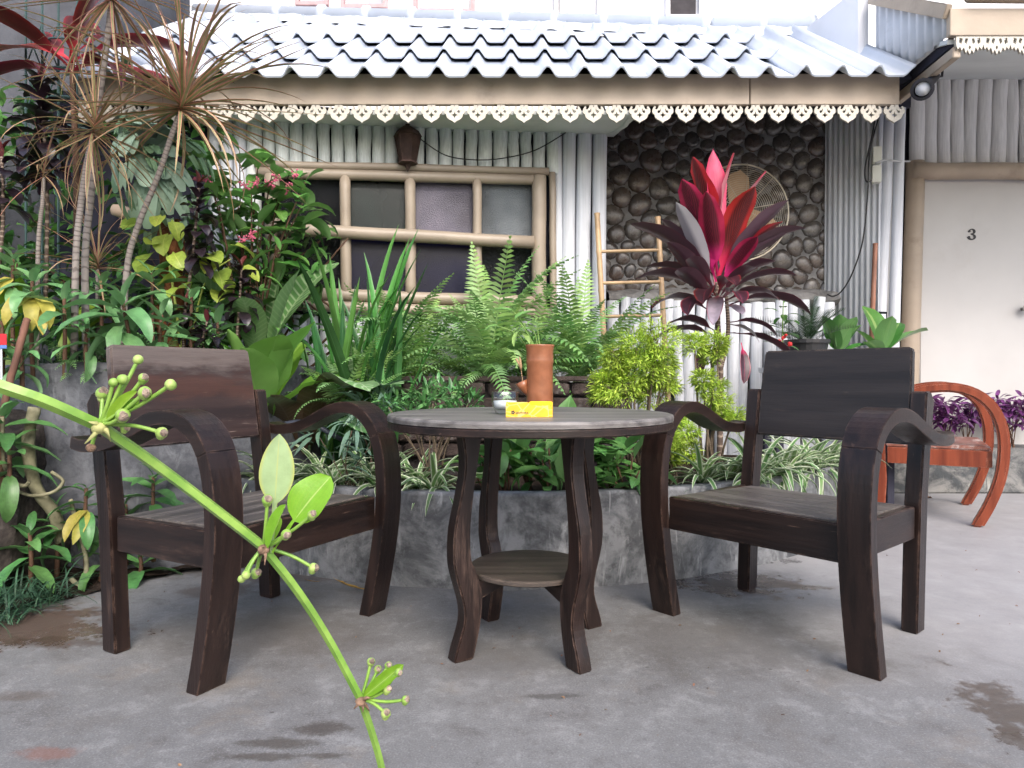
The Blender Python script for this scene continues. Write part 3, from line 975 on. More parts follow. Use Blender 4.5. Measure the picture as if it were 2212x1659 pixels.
# ridge tiles and mortar
def ridge_pt(x):
    t = 1.60 - 0.177 * (x + 0.3) if x < 1.28 else 1.30
    return Vector((x, EY + t * RC, EZ + t * RS + 0.055))
rm = MB()
prof = [(0.056 + 0.02 * 0, 0), (0.056, 0.27), (0.068, 0.272), (0.070, 0.35)]
rt = MB(); rt.lathe([(0.054, 0), (0.055, 0.285), (0.068, 0.29), (0.070, 0.335), (0.062, 0.34)], 14, cap0=True, cap1=True)
rtm = rt.mesh('ridge_tile', M['tile'], True)
x = -2.3
while x < 1.85:
    L = 0.325
    if 1.0 < x < 1.28: x = 1.30
    a, c = ridge_pt(x), ridge_pt(x + L)
    if x < 1.28 and x + L > 1.28: c = a + (a - ridge_pt(x - L))
    q = (c - a).to_track_quat('Z', 'Y').to_matrix().to_4x4()
    ob('ridge_tile', rtm, roof_o, M=Matrix.Translation(a) @ q)
    x += L
V, F = [], []
nx = 150
for i in range(nx + 1):
    x = -2.3 + 4.2 * i / nx
    p = ridge_pt(x)
    for j in range(6):
        t = j / 5
        nn = noise.noise_vector(Vector((x * 13, j * 1.3, 4)))
        y = p.y - 0.01 - t * 0.10
        z = p.z - 0.005 - t * 0.115
        V.append((x, y + nn.y * 0.016 - 0.02 * math.sin(t * PI), z + nn.z * 0.014 + 0.01))
for i in range(nx):
    for j in range(5):
        a = i * 6 + j
        F.append((a, a + 1, a + 7, a + 6))
ob('ridge_mortar', mk('ridge_mortar', V, F, None, True, M['mortar']), roof_o)

# ------------------------------------------------------------------ side bay: galvanised sheet, posts
def corr_sheet(name, p0, p1, z0a, z1a, z0b, z1b, per, amp, mat, parent, scallop=0):
    p0, p1 = Vector(p0), Vector(p1)
    L = (p1 - p0).length
    n = max(8, int(L / per * 8))
    nrm = Vector((-(p1 - p0).y, (p1 - p0).x)).normalized()
    V, F = [], []
    for lay in (0, 0.004):
        for i in range(n + 1):
            t = i / n
            o = amp * math.sin(2 * PI * t * L / per) + lay
            q = p0.lerp(p1, t) + nrm * o
            V.append((q.x, q.y, z0a + (z0b - z0a) * t)); V.append((q.x, q.y, z1a + (z1b - z1a) * t))
    m = 2 * (n + 1)
    for i in range(n):
        F.append((2 * i, 2 * i + 2, 2 * i + 3, 2 * i + 1))
        F.append((m + 2 * i + 1, m + 2 * i + 3, m + 2 * i + 2, m + 2 * i))
        F.append((m + 2 * i, m + 2 * i + 2, 2 * i + 2, 2 * i))
    return ob(name, mk(name, V, F, None, True, mat), parent)
corr_sheet('side_sheet', (1.985, 4.42), (2.19, 4.16), 0.3, 2.42, 0.3, 2.42, 0.034, 0.0032, M['corr'], house)

# ------------------------------------------------------------------ door bay building
bay = thing('door_bay', 'pale slatted porch bay with white door numbered three at the right', 'building', (0, 0, 0))
DY = 4.75
m = MB(); m.box((4.0, DY + 0.12, 1.5), (3.2, 0.1, 3.0)); m.build('wall_backing', M['gap'], bay)
for px, w, top, bot in ((1888, 13, 195, 900), (1904, 21, 195, 676), (1926, 22, 190, 990)):
    d = 4.22
    x = (px + w / 2 - 1106) / FPX * d
    r = (w + 1) / FPX * d / 2
    zt = CAMH - (top - 813) / FPX * d
    if bot == 676:
        pole(bay, (x - 0.035, d, CAMH - (674 - 813) / FPX * d), (x + 0.012, d, zt), r, 'white', 'post')
        pole(bay, (x - 0.042, d, 0.3), (x - 0.037, d + .005, CAMH - (679 - 813) / FPX * d), r, 'white', 'post')
    else:
        pole(bay, (x - 0.03, d, 0.3), (x + 0.012, d, zt), r, 'white', 'post')
quad_slab('return_wall', [(2.31, 4.22, 0.28), (2.31, 4.22, 2.5), (2.66, 4.80, 2.8), (2.66, 4.80, 0.28)], 0.03, M['doorwhite'], bay)
px = 1962.0
while px < 2800:
    wpx = rnd(25, 33)
    x = (px + wpx / 2 - 1106) / FPX * DY
    pole(bay, (x, DY, 2.15 if px < 2272 else 0.28), (x + rnd(-.01, .01), DY, 2.80), (wpx - 0.8) / FPX * DY / 2, 'greige')
    px += wpx
fr = MB(); log(fr, P(1961, 985, DY - .06), P(1974, 352, DY - .06), 0.058, 14, 0.012, 30)
fr.build('door_frame', M['beige'], bay, smooth=True)
fr = MB(); log(fr, P(2284, 985, DY - .06), P(2282, 352, DY - .06), 0.055, 14, 0.012, 33)
fr.build('door_frame', M['beige'], bay, smooth=True)
fr = MB(); log(fr, P(1968, 369, DY - .10), P(2340, 374, DY - .10), 0.056, 14, 0.014, 31)
fr.build('lintel_log', M['beige'], bay, smooth=True)
door = box_part('door', M['doorwhite'], bay, (P(2120, 0, DY).x, DY - 0.03, 1.19), (0.90, 0.04, 1.82), bevel=0.004)
m = MB()
m.lathe([(0.012, -0.01), (0.012, 0.03), (0.026, 0.04), (0.031, 0.055), (0.027, 0.07), (0.0, 0.074)], 18, cap0=True)
kp = P(2206, 668, DY - 0.05)
m.build('door_knob', M['chrome'], door, kp - Vector(door.location), (R(90), 0, 0), smooth=True)
# the number: a serif three
three = []
def arcp(cx, cy, rx, ry, a0, a1, n): return [(cx + rx * math.cos(R(a0 + (a1 - a0) * i / n)), cy + ry * math.sin(R(a0 + (a1 - a0) * i / n))) for i in range(n + 1)]
out = arcp(0, .25, .30, .25, 165, -70, 14) + arcp(-.02, -.24, .36, .27, 62, -172, 16)
inn = arcp(-.02, -.22, .19, .19, -150, 70, 12) + [(-.10, .02), (-.10, .06)] + arcp(-.02, .25, .15, .17, -60, 140, 12)
num = curve_mesh('number', [out + inn, arcp(-.24, .27, .10, .09, 0, 345, 12), arcp(-.27, -.26, .115, .10, 0, 345, 12)], 0.004, M['black'], 0.075)
ob('door_number', num, door, P(2097, 507, DY - 0.053) - Vector(door.location), (R(90), 0, 0))
# plinth, porch ceiling, fascia and lace
plinth = MB(); plinth.box((4.0, 4.62, 0.145), (3.7, 0.38, 0.29))
plinth.build('plinth', M['plinth'], bay, bevel=0.01)
quad_slab('ceiling', [(2.03, 3.26, 2.30), (5.0, 3.26, 2.30), (5.0, 4.85, 2.80), (2.6, 4.85, 2.80), (2.07, 3.8, 2.47)], 0.02, M['soffit'], bay)
f2 = box_part('fascia_board', M['beige'], bay, (3.52, 3.235, 2.385), (3.0, 0.03, 0.125), bevel=0.002)
m = MB(); log(m, (2.10, 3.20, 2.515), (5.0, 3.20, 2.51), 0.05, 12, 0.01, 40)
m.build('eave_log', M['beige'], bay, smooth=True)
def edge_beam(name, p0, p1, w, h, mat, parent):
    p0, p1 = Vector(p0), Vector(p1)
    d = p1 - p0
    m = MB(); m.box((0, 0, 0), (w, d.length, h))
    Mx = Matrix.Translation((p0 + p1) / 2) @ d.to_track_quat('Y', 'Z').to_matrix().to_4x4()
    return ob(name, m.mesh(name, mat, False, 0.003), parent, M=Mx)
edge_beam('edge_beam', (2.065, 3.24, 2.255), (2.10, 3.80, 2.255), 0.035, 0.05, M['beige'], bay)
edge_beam('edge_gap_board', (2.055, 3.26, 2.31), (2.085, 3.80, 2.31), 0.02, 0.055, M['gap'], bay)  # added black strip, painted shade of the open gap above the beam
corr_sheet('gable_sheet', (2.0, 3.84), (2.035, 3.25), 2.31, 2.80, 2.335, 2.42, 0.064, 0.009, M['white'], bay)
edge_beam('barge_board', (2.015, 3.23, 2.435), (1.985, 3.86, 2.84), 0.03, 0.06, M['beige'], bay)
quad_slab('bay_roof', [(2.0, 3.20, 2.50), (5.0, 3.20, 2.50), (5.0, 4.6, 3.35), (2.0, 4.6, 3.35)], 0.02, M['bluegrey'], bay)
quad_slab('upper_wall', [(1.93, 4.55, 2.46), (2.0, 3.92, 2.42), (2.0, 3.92, 2.93), (1.93, 4.55, 2.98)], 0.06, M['wallwhite'], bay)
# lace of the bay: pointed leaves
h2 = [(0, .02), (.12, .02), (.2, -.04), (.3, .0), (.40, -.03), (.48, .02), (.5, .02), (.5, -.35), (.44, -.52), (.36, -.42), (.30, -.56), (.22, -.44), (.14, -.66), (.08, -.52), (0, -.70)]
ho = [[(.06, -.12), (.16, -.10), (.20, -.24), (.12, -.33)], [(.26, -.12), (.38, -.08), (.40, -.26), (.30, -.32)]]
lace2 = curve_mesh('lace_ornament', [mirror(h2), [(0, -.36), (.05, -.44), (0, -.54), (-.05, -.44)]] + ho + [[(-x, y) for x, y in h] for h in ho], 0.006, M['cream'], 0.125)
for i in range(9):
    ob('lace_ornament', lace2, f2, Vector((2.115 + i * 0.1252, 3.232, 2.325)) - Vector(f2.location), (R(90), 0, 0))

# ------------------------------------------------------------------ furniture
DK, LT = (0.0072, 0.0045, 0.0042), (0.026, 0.0145, 0.0118)
WX = woodmat('dark_wood_across', 0, DK, LT, 0.36, 0.5, 0.56, 0.7, (0.10, 0.062, 0.048))
WZ = woodmat('dark_wood_upright', 2, DK, LT, 0.34, 0.5, 0.56, 0.7, (0.10, 0.062, 0.048))
WY_ = woodmat('dark_wood_deep', 1, DK, LT, 0.38, 0.5, 0.56, 0.7, (0.10, 0.062, 0.048))
WSEAT = woodmat('weathered_seat_wood', 0, (0.042, 0.036, 0.034), (0.15, 0.132, 0.122), 0.42, 0.6, 0.5, 0.7, (0.20, 0.175, 0.155))
WTOP = woodmat('weathered_table_wood', 0, (0.055, 0.05, 0.048), (0.21, 0.195, 0.188), 0.42, 0.6, 0.5, 0.75, (0.28, 0.26, 0.245))
WSHELF = woodmat('brown_shelf_wood', 0, (0.032, 0.025, 0.021), (0.085, 0.068, 0.058), 0.5, 0.4, 0.5, 0.75, (0.15, 0.115, 0.09))
WBACKL = woodmat('worn_chair_back', 0, (0.017, 0.010, 0.0095), (0.050, 0.029, 0.025), 0.45, 0.75, 0.54, 0.66, (0.15, 0.115, 0.10), band=True)
WBACKR = woodmat('dark_chair_back', 0, (0.013, 0.0105, 0.0105), (0.031, 0.025, 0.024), 0.42, 0.6, 0.55, 0.75, (0.12, 0.085, 0.065))
RED = woodmat('red_brown_varnish', 2, (0.13, 0.026, 0.012), (0.27, 0.062, 0.028), 0.28, 0.15, 0.7, 0.9, (0.35, 0.15, 0.1))
REDX = woodmat('red_brown_varnish_across', 0, (0.15, 0.034, 0.014), (0.33, 0.085, 0.034), 0.30, 0.15, 0.7, 0.9, (0.35, 0.15, 0.1))
REDS = woodmat('worn_red_seat', 0, (0.16, 0.055, 0.036), (0.27, 0.11, 0.08), 0.30, 0.9, 0.5, 0.62, (0.50, 0.46, 0.44))

def spline(pts, n=5):
    out = []
    k = len(pts)
    for i in range(k - 1):
        p0, p1, p2, p3 = [Vector(pts[min(max(j, 0), k - 1)]) for j in (i - 1, i, i + 1, i + 2)]
        for s in range(n):
            t = s / n
            out.append(0.5 * ((2 * p1) + (-p0 + p2) * t + (2 * p0 - 5 * p1 + 4 * p2 - p3) * t * t + (-p0 + 3 * p1 - 3 * p2 + p3) * t ** 3))
    out.append(Vector(pts[-1]))
    return out

def strip(path, x, th, wd, name, mat, parent, ground=True, bevel=0.004, xr=0.0, rng=(0.0, 1.0)):
    """bent flat strip: path in (y, z), th across the bend, wd along x (values or lists)"""
    P2 = spline([Vector((a, c)) for a, c in path], 4)
    k = len(P2)
    V, F = [], []
    i0, i1 = int(rng[0] * (k - 1) + .5), int(rng[1] * (k - 1) + .5)
    for i, p in enumerate(P2):
        if i < i0 or i > i1: continue
        t = (P2[min(i + 1, k - 1)] - P2[max(i - 1, 0)]).normalized()
        if i == i0 and rng[0] > 0: p = p + t * .0006
        nn = Vector((-t.y, t.x))
        if i == 0 and ground: nn = Vector((-1, 0)); 
        w = wd(i / (k - 1)) if callable(wd) else wd
        h = th(i / (k - 1)) if callable(th) else th
        for sx, sn in ((-1, -1), (1, -1), (1, 1), (-1, 1)):
            q = p + nn * sn * h / 2
            xx = x + xr * max(0.0, min(1.0, (i / (k - 1) - .45) / .4))
            V.append((xx + sx * w / 2, q.x, max(q.y, 0.0) if ground else q.y))
    k = i1 - i0 + 1
    for i in range(k - 1):
        for j in range(4):
            a, c = i * 4 + j, i * 4 + (j + 1) % 4
            F.append((a, c, c + 4, a + 4))
    F.append((3, 2, 1, 0)); F.append(tuple((k - 1) * 4 + j for j in range(4)))
    m = MB(); m.add(V, F)
    o = m.build(name, mat, parent, bevel=bevel)
    return o

def rounded_post(path, x, w, dep, name, mat, parent, topround=0.02):
    V = []
    m = MB()
    k = len(path)
    poly = []
    for y, z in path: poly.append((y - dep / 2, z))
    y, z = path[-1]
    poly[-1] = (y - dep / 2, z)
    back = [(yy + dep / 2, zz) for yy, zz in reversed(path)]
    back[0] = (back[0][0] - topround, back[0][1])
    back.insert(1, (path[-1][0] + dep / 2, path[-1][1] - topround * 1.2))
    poly += back
    Mx = Matrix(((0, 0, 1, x), (1, 0, 0, 0), (0, 1, 0, 0), (0, 0, 0, 1)))
    m.prism(poly, Mx, w)
    return m.build(name, mat, parent, bevel=0.004)

def armchair(label, loc, rz, backmat, seatmat):
    t = thing('armchair', label, 'chair', loc, rz, 'dark wooden armchairs at the table')
    armp = [(0.028, 0), (0.004, .10), (-.020, .22), (-.036, .34), (-.038, .44), (-.026, .53), (0.004, .597), (.055, .640), (.115, .652), (.18, .640), (.25, .612), (.32, .585), (.39, .572), (.45, .568), (.498, .575)]
    for s in (-1, 1):
        for nm, rg in (('front_leg', (0, .40)), ('bent_arm', (.40, 1.0))):
            strip(armp, s * 0.306, lambda v: 0.040 - 0.008 * v, lambda v: 0.080 + 0.010 * math.exp(-((v - .55) / .2) ** 2) - 0.022 * max(0, v - .75) * 4, nm, WZ if nm == 'front_leg' else WY_, t, xr=s * .022, rng=rg, bevel=0.0014)
        rounded_post([(0.442, 0), (0.452, .2), (0.462, .38), (0.486, .55), (0.510, .705)], s * 0.268, 0.046, 0.058, 'rear_post', WZ, t, 0.025)
    # back panel
    Mx = Matrix.Translation((0, 0.476, 0.545)) @ Matrix.Rotation(R(-9.0), 4, 'X')
    m = MB()
    poly = [(-.245, 0), (.245, 0), (.245, .16), (.240, .288), (.234, .297), (-.234, .297), (-.240, .288), (-.245, .16)]
    m.prism(poly, Matrix(((1, 0, 0, 0), (0, 0, -1, 0), (0, 1, 0, 0), (0, 0, 0, 1))), 0.026)
    ob('back_panel', m.mesh('back_panel', backmat, False, 0.004), t, M=Mx)
    # seat planks and rails
    y = 0.010
    for i, w in enumerate((0.086, 0.092, 0.082, 0.09, 0.078)):
        hw = 0.2555 - 0.004 * (y / 0.40)
        m = MB()
        a, c = -w / 2 + .0008, w / 2 - .0008
        h2 = 0.2555 - 0.004 * ((y + w) / 0.40)
        m.add([(-hw, a, -.009), (hw, a, -.009), (h2, c, -.009), (-h2, c, -.009), (-hw, a, .009), (hw, a, .009), (h2, c, .009), (-h2, c, .009)],
              [(3, 2, 1, 0), (4, 5, 6, 7), (0, 1, 5, 4), (1, 2, 6, 5), (2, 3, 7, 6), (3, 0, 4, 7)])
        m.build('seat_plank', seatmat, t, (0, y + w / 2, 0.372 - 0.03 * (y + w / 2)), (R(-1.7), 0, 0), bevel=0.0015)
        y += w
    box_part('front_rail', WX, t, (0, -0.006, 0.3285), (0.530, 0.026, 0.100))
    for s in (-1, 1):
        box_part('side_rail', WY_, t, (s * 0.268, 0.215, 0.324), (0.024, 0.41, 0.094), rz=0)
    box_part('rear_rail', WX, t, (0, 0.457, 0.318), (0.49, 0.024, 0.08))
    return t
armchair('worn dark wooden armchair with brown scuffed back, left of the round table', (-0.566, 1.919, 0), R(61.5), WBACKL, WSEAT)
armchair('dark wooden armchair with plain near-black back, right of the round table', (0.672, 1.953, 0), R(-49), WBACKR, WSEAT)

# round table
tb = thing('round_table', 'round weathered dark wooden table with lower shelf and four curved legs', 'table', (0.05, 1.955, 0))
m = MB(); m.lathe([(0.0, .6475), (0.388, .6475), (0.394, .6455), (0.396, .640), (0.395, .6305), (0.391, .6300), (0.0, .630)], 96)
m.build('table_top', WTOP, tb, smooth=False)
m = MB(); m.lathe([(0.34, .630), (0.392, .6290), (0.394, .626), (0.394, .612), (0.390, .6085), (0.0, .6085)], 96)
m.build('edge_band', WX, tb)
outp = [(.252, 0), (.243, .035), (.222, .10), (.224, .15), (.244, .22), (.2535, .27), (.250, .35), (.230, .44), (.218, .52), (.228, .608)]
inp = [(.165, .608), (.176, .54), (.190, .455), (.202, .35), (.200, .27), (.186, .235), (.168, .18), (.167, .13), (.177, .065), (.194, 0)]
prof = [tuple(p) for p in spline([Vector(p) for p in outp], 4)] + [tuple(p) for p in spline([Vector(p) for p in inp], 4)]
for k in range(4):
    m = MB(); m.prism(prof, Matrix(((1, 0, 0, 0), (0, 0, -1, 0), (0, 1, 0, 0), (0, 0, 0, 1))), 0.043)
    m.build('leg', WZ, tb, rot=(0, 0, R(33 + 90 * k)), bevel=0.004)
m = MB(); m.lathe([(0.0, .219), (0.166, .219), (0.170, .216), (0.170, .207), (0.166, .204), (0.0, .204)], 64)
m.build('shelf', WSHELF, tb)
for k in range(2):
    poly = [(-.18, .203), (-.18, .150), (-.13, .165), (-.07, .183), (0, .189), (.07, .183), (.13, .165), (.18, .150), (.18, .203)]
    poly = [(x, z - .002 * k) for x, z in poly]
    m = MB(); m.prism(poly, Matrix(((1, 0, 0, 0), (0, 0, -1, 0), (0, 1, 0, 0), (0, 0, 0, 1))), 0.024)
    m.build('cross_rail', WX, tb, rot=(0, 0, R(33 + 90 * k)), bevel=0.002)

# red armchair at the right
rc = thing('red_armchair', 'glossy red-brown bentwood armchair standing by the door at the right', 'chair', (2.5, 3.745, 0), R(61))
rp = [(0.02, 0), (-.035, .12), (-.075, .25), (-.090, .38), (-.080, .50), (-.040, .60), (.03, .665), (.12, .693), (.22, .690), (.32, .665), (.42, .635), (.52, .62)]
for s in (-1, 1):
    strip(rp, s * 0.335, 0.050, 0.052, 'bent_arm_leg', RED, rc, bevel=0.010)
    rounded_post([(0.45, 0), (0.44, .2), (0.45, .4), (0.50, .80)], s * 0.28, 0.05, 0.05, 'rear_post', RED, rc, 0.02)
    box_part('side_rail', REDX if False else RED, rc, (s * 0.300, 0.195, 0.335), (0.026, 0.44, 0.085))
box_part('seat', REDS, rc, (0, 0.19, 0.389), (0.60, 0.46, 0.022), bevel=0.005)
box_part('front_rail', REDX, rc, (0, -0.035, 0.335), (0.60, 0.026, 0.085))
box_part('back_panel', REDX, rc, (0, 0.475, 0.62), (0.51, 0.024, 0.20), rx=R(-8))

# ------------------------------------------------------------------ things on the table
TZ = 0.6475
def terracotta():
    t = NT('glazed_terracotta')
    n = t.noise(t.coords(), 30, 5)
    c = t.mix(t.ramp(n, 0.3, 0.7), (0.205, 0.072, 0.030), (0.275, 0.102, 0.046))
    t.bump(t.noise(t.coords(), 90, 3), 0.1, 0.002)
    return t.set(c, 0.30, 0.5)
TERRA = terracotta()
vz = thing('terracotta_vase', 'tall brown terracotta vase with side spout on the table', 'vase', (P(1166, 0, 1.93).x, 1.93, TZ))
m = MB()
prof = [(0.0, 0.001), (0.036, 0.0), (0.0375, 0.006), (0.0365, 0.06), (0.0365, 0.135), (0.0385, 0.142), (0.0378, 0.148), (0.0372, 0.172), (0.0405, 0.186), (0.0412, 0.190), (0.038, 0.190), (0.0345, 0.178), (0.033, 0.10), (0.033, 0.02), (0.0, 0.018)]
m.lathe(prof, 32)
m.build('body', TERRA, vz, smooth=True)
m = MB()
sp_path = [(-0.026, 0.004, 0.048), (-0.036, 0.002, 0.062), (-0.045, 0.0, 0.074), (-0.051, 0.0, 0.088)]
m.tube(sp_path, [0.008, 0.012, 0.014, 0.0185], 14)
m.build('spout', TERRA, vz, smooth=True)
gl = NT('clear_glass')
_tr = gl.node('ShaderNodeBsdfTransparent'); _tr.inputs[0].default_value = (0.94, 0.96, 0.96, 1)
_gs = gl.node('ShaderNodeBsdfGlossy'); _gs.inputs['Roughness'].default_value = 0.03
_lw = gl.node('ShaderNodeLayerWeight')
_mx = gl.node('ShaderNodeMixShader')
gl.l.new(gl.math('MULTIPLY_ADD', gl.math('POWER', _lw.outputs['Facing'], 3.0), 0.6, 0.05), _mx.inputs[0]); gl.l.new(_tr.outputs[0], _mx.inputs[1]); gl.l.new(_gs.outputs[0], _mx.inputs[2])
gl.l.new(_mx.outputs[0], gl.n['Material Output'].inputs[0])
GLASS = gl.m
m = MB()
m.lathe([(0.0, 0.0), (0.022, 0.0), (0.026, 0.003), (0.031, 0.014), (0.0355, 0.024), (0.0365, 0.036), (0.0365, 0.0595), (0.0355, 0.0605), (0.0345, 0.0595), (0.0343, 0.036), (0.0335, 0.025), (0.029, 0.016), (0.022, 0.012), (0.0, 0.011)], 40)
gb = ob('glass_tumbler', m.mesh('glass_tumbler', GLASS, True), None, (P(1091, 0, 1.885).x, 1.885, TZ + 0.0005))
tag(gb, 'small clear glass candle tumbler beside the terracotta vase', 'glass')
m = MB(); m.lathe([(0.0, 0.0), (0.026, 0.0), (0.0305, 0.006), (0.0315, 0.020), (0.0, 0.021)], 24)
tag(ob('candle', m.mesh('candle', plain('white_wax', (0.75, 0.75, 0.75), 0.4, 0.05), True), None, (P(1091, 0, 1.885).x, 1.885, TZ + 0.0165)), 'low white wax candle inside the glass tumbler', 'candle')

def ash_mat():
    t = NT('yellow_printed_plastic')
    w = t.node('ShaderNodeTexVoronoi', feature='DISTANCE_TO_EDGE'); w.inputs['Scale'].default_value = 36
    t.l.new(t.coords(scale=(1, 1, 1.3)), w.inputs['Vector'])
    f = t.math('SUBTRACT', 1.0, t.ramp(w.outputs['Distance'], 0.015, 0.06))
    n = t.noise(t.coords(), 20, 2)
    base = t.mix(t.ramp(n, .3, .7), (0.68, 0.38, 0.02), (0.78, 0.47, 0.03))
    return t.set(t.mix(t.math('MULTIPLY', f, 0.75), base, (0.80, 0.60, 0.22)), 0.35, 0.5)
YEL = plain('yellow_plastic', (0.85, 0.58, 0.02), 0.3, 0.05)
ash = thing('ashtray', 'yellow printed square ashtray at the front of the table', 'ashtray', (P(1143, 0, 1.765).x, 1.765, TZ), R(-1))
def ash_wall(c, L, rz, name, mat, flip=False):
    poly = [(-L / 2, 0), (L / 2, 0), (L / 2, .030), (.006, .030), (-.004, .038), (-L / 2, .038)]
    m = MB(); m.prism(poly, Matrix(((1, 0, 0, 0), (0, 0, -1, 0), (0, 1, 0, 0), (0, 0, 0, 1))), 0.004)
    return m.build(name, mat, ash, c, (0, 0, rz), bevel=0.0008)
fw = ash_wall((0, -.029, 0), .117, 0, 'wall', ash_mat())
ash_wall((0, .029, 0), .117, PI, 'wall', YEL)
ash_wall((-.0565, 0, 0), .054, R(-90), 'wall', YEL)
ash_wall((.0565, 0, 0), .054, R(90), 'wall', YEL)
m = MB(); m.box((0, 0, .004), (.108, .053, .006)); m.build('base', YEL, ash)
def text_mesh(txt, size, mat, ext=0.0003):
    cu = bpy.data.curves.new('lettering', 'FONT'); cu.body = txt; cu.size = size; cu.extrude = ext; cu.align_x = 'LEFT'; cu.offset = size * 0.012
    o = bpy.data.objects.new('lettering', cu); COL.objects.link(o)
    dg = bpy.context.evaluated_depsgraph_get()
    me = bpy.data.meshes.new_from_object(o.evaluated_get(dg))
    bpy.data.objects.remove(o); bpy.data.curves.remove(cu)
    me.materials.clear(); me.materials.append(mat)
    return me
INK = plain('dark_print', (0.06, 0.045, 0.03), 0.5, 0.1)
ob('lettering', text_mesh('SENTORA', 0.0072, INK), fw, (-.034, -.0024, .0085), (R(90), 0, 0))
m = MB()
for i in range(5):
    a = i * 2 * PI / 5
    m.lathe([(0, 0), (.0022, 0), (.0022, .0004), (0, .0004)], 8, (math.cos(a) * .003, math.sin(a) * .003, 0))
m.build('printed_emblem', INK, fw, (-.0405, -.0021, .0125), (R(90), 0, 0))

# dried flower in the spout
df = thing('dried_flower', 'small dry brown flower stalk in the spout of the vase', 'dried flower', Vector(vz.location) + Vector((-0.050, 0, 0.088)))
DRY = plain('dry_petal', (0.42, 0.27, 0.15), 0.7, 0.2)
m = MB(); m.tube([(0.004, 0, -.02), (0.001, 0, .012), (-.002, 0, .035)], 0.0009, 5); m.build('stalk', DRY, df)
m = MB(); m.tube([(-.002, 0, .033), (-.003, 0, .042), (-.0045, 0, .058), (-.006, 0, .07)], [.002, .0045, .0035, .0008], 7); m.build('petal', DRY, df, smooth=True)
m = MB(); m.tube([(-.003, 0, .034), (-.010, 0, .052), (-.016, 0, .064)], [.0015, .0026, .0036], 7); m.build('petal', DRY, df, smooth=True)

# ------------------------------------------------------------------ wall fan
fan = thing('wall_fan', 'beige wall fan with round wire guard on the pebble wall', 'fan', P(1598, 460, 4.20))
FB = plain('beige_fan_plastic', (0.42, 0.27, 0.15), 0.4, 0.08)
FW = plain('pale_fan_wire', (0.50, 0.44, 0.34), 0.35, 0.1, metal=0.3)
m = MB()
FR = 0.290
for k in range(1, 20):
    r = 0.045 + (FR - 0.045) * k / 19
    dome = -0.05 * (1 - (r / FR) ** 2) - 0.02
    rr = 0.0010 if k < 19 else 0.005
    pts = [(r * math.cos(2 * PI * j / 48), dome if k < 19 else 0, r * math.sin(2 * PI * j / 48)) for j in range(49)]
    m.tube(pts, rr, 4 if k < 19 else 6, cap=False)
for k in range(10):
    a = 2 * PI * k / 10 + 0.2
    pts = [(r * math.cos(a), -0.05 * (1 - (r / FR) ** 2) - 0.022, r * math.sin(a)) for r in (0.04, 0.1, 0.17, 0.23, FR)]
    m.tube(pts, 0.0018, 4)
m.build('guard', FW, fan, smooth=True)
for k in range(3):
    a = R(88 + 120 * k)
    V, F = leaf_geo(0.62, 0.35, 0.22, 0.0, 0.15, 0, 8, 2)[:2]
    me = mk('blade', V, F, None, True, FB)
    Mx = Matrix.Translation((0, 0.035, 0)) @ Matrix.Rotation(-a, 4, 'Y') @ Matrix.Rotation(R(90), 4, 'Y') @ Matrix.Rotation(R(-90), 4, 'X') @ Matrix.Rotation(R(90 + 18), 4, 'Y') @ Matrix.Scale(0.265, 4)
    # blade axis in the fan plane, pitched a little
    Mx = Matrix.Translation((0, 0.03, 0)) @ Matrix.Rotation(-a, 4, 'Y') @ Matrix(((0, 1, 0, 0), (0, 0, 1, 0), (1, 0, 0, 0), (0, 0, 0, 1))) @ Matrix.Rotation(R(20), 4, 'Y') @ Matrix.Scale(0.265, 4)
    ob('blade', me, fan, M=Mx)
m = MB(); m.lathe([(0.0, -.075), (0.03, -.073), (0.047, -.066), (0.047, -.05), (0.03, 0), (0.03, 0.10), (0, 0.10)], 24)
m.build('hub', plain('fan_hub', (0.55, 0.40, 0.22), 0.35, 0.06), fan, (0, 0, 0), (R(-90), 0, 0), smooth=True)
m = MB(); m.box((0, 0.15, -0.02), (0.05, 0.16, 0.06)); m.build('wall_bracket', FB, fan, bevel=0.005)

# ------------------------------------------------------------------ bamboo ladder
ld = thing('bamboo_ladder', 'small bamboo ladder leaning against the pebble wall', 'ladder', P(1370, 900, 3.9))
def lp(px, py, d): return P(px, py, d) - ld.location
def cane(mb, p0, p1, r, knots=5):
    p0, p1 = Vector(p0), Vector(p1)
    pts, rr = [], []
    for i in range(knots + 1):
        t = i / knots
        for dt, f in ((-.012, 1.0), (0, 1.16), (.012, 1.0)):
            tt = t + dt
            if 0 <= tt <= 1: pts.append(p0.lerp(p1, tt)); rr.append(r * f)
    mb.tube(pts, rr, 8)
for a in ((lp(1289, 462, 3.96), lp(1318, 975, 3.80)), (lp(1420, 470, 3.98), lp(1450, 985, 3.80))):
    m = MB(); cane(m, a[0], a[1], 0.0155, 6); m.build('rail', M['bamboo'], ld, smooth=True)
for y, dd in ((543, 3.93), (611, 3.91), (683, 3.89), (760, 3.86), (840, 3.84)):
    t = (y - 462) / 513
    m = MB(); cane(m, lp(1289 + 29 * t + 4, y + 1, dd), lp(1420 + 29 * t - 4, y - 2, dd), 0.0095, 2); m.build('rung', M['bamboo'], ld, smooth=True)
m = MB(); cane(m, P(1889, 527, 4.08), P(1872, 1010, 4.0), 0.014, 4)
tag(m.build('cane', M['redcane'], smooth=True), 'reddish brown cane leaning upright beside the grey sheet', 'cane')

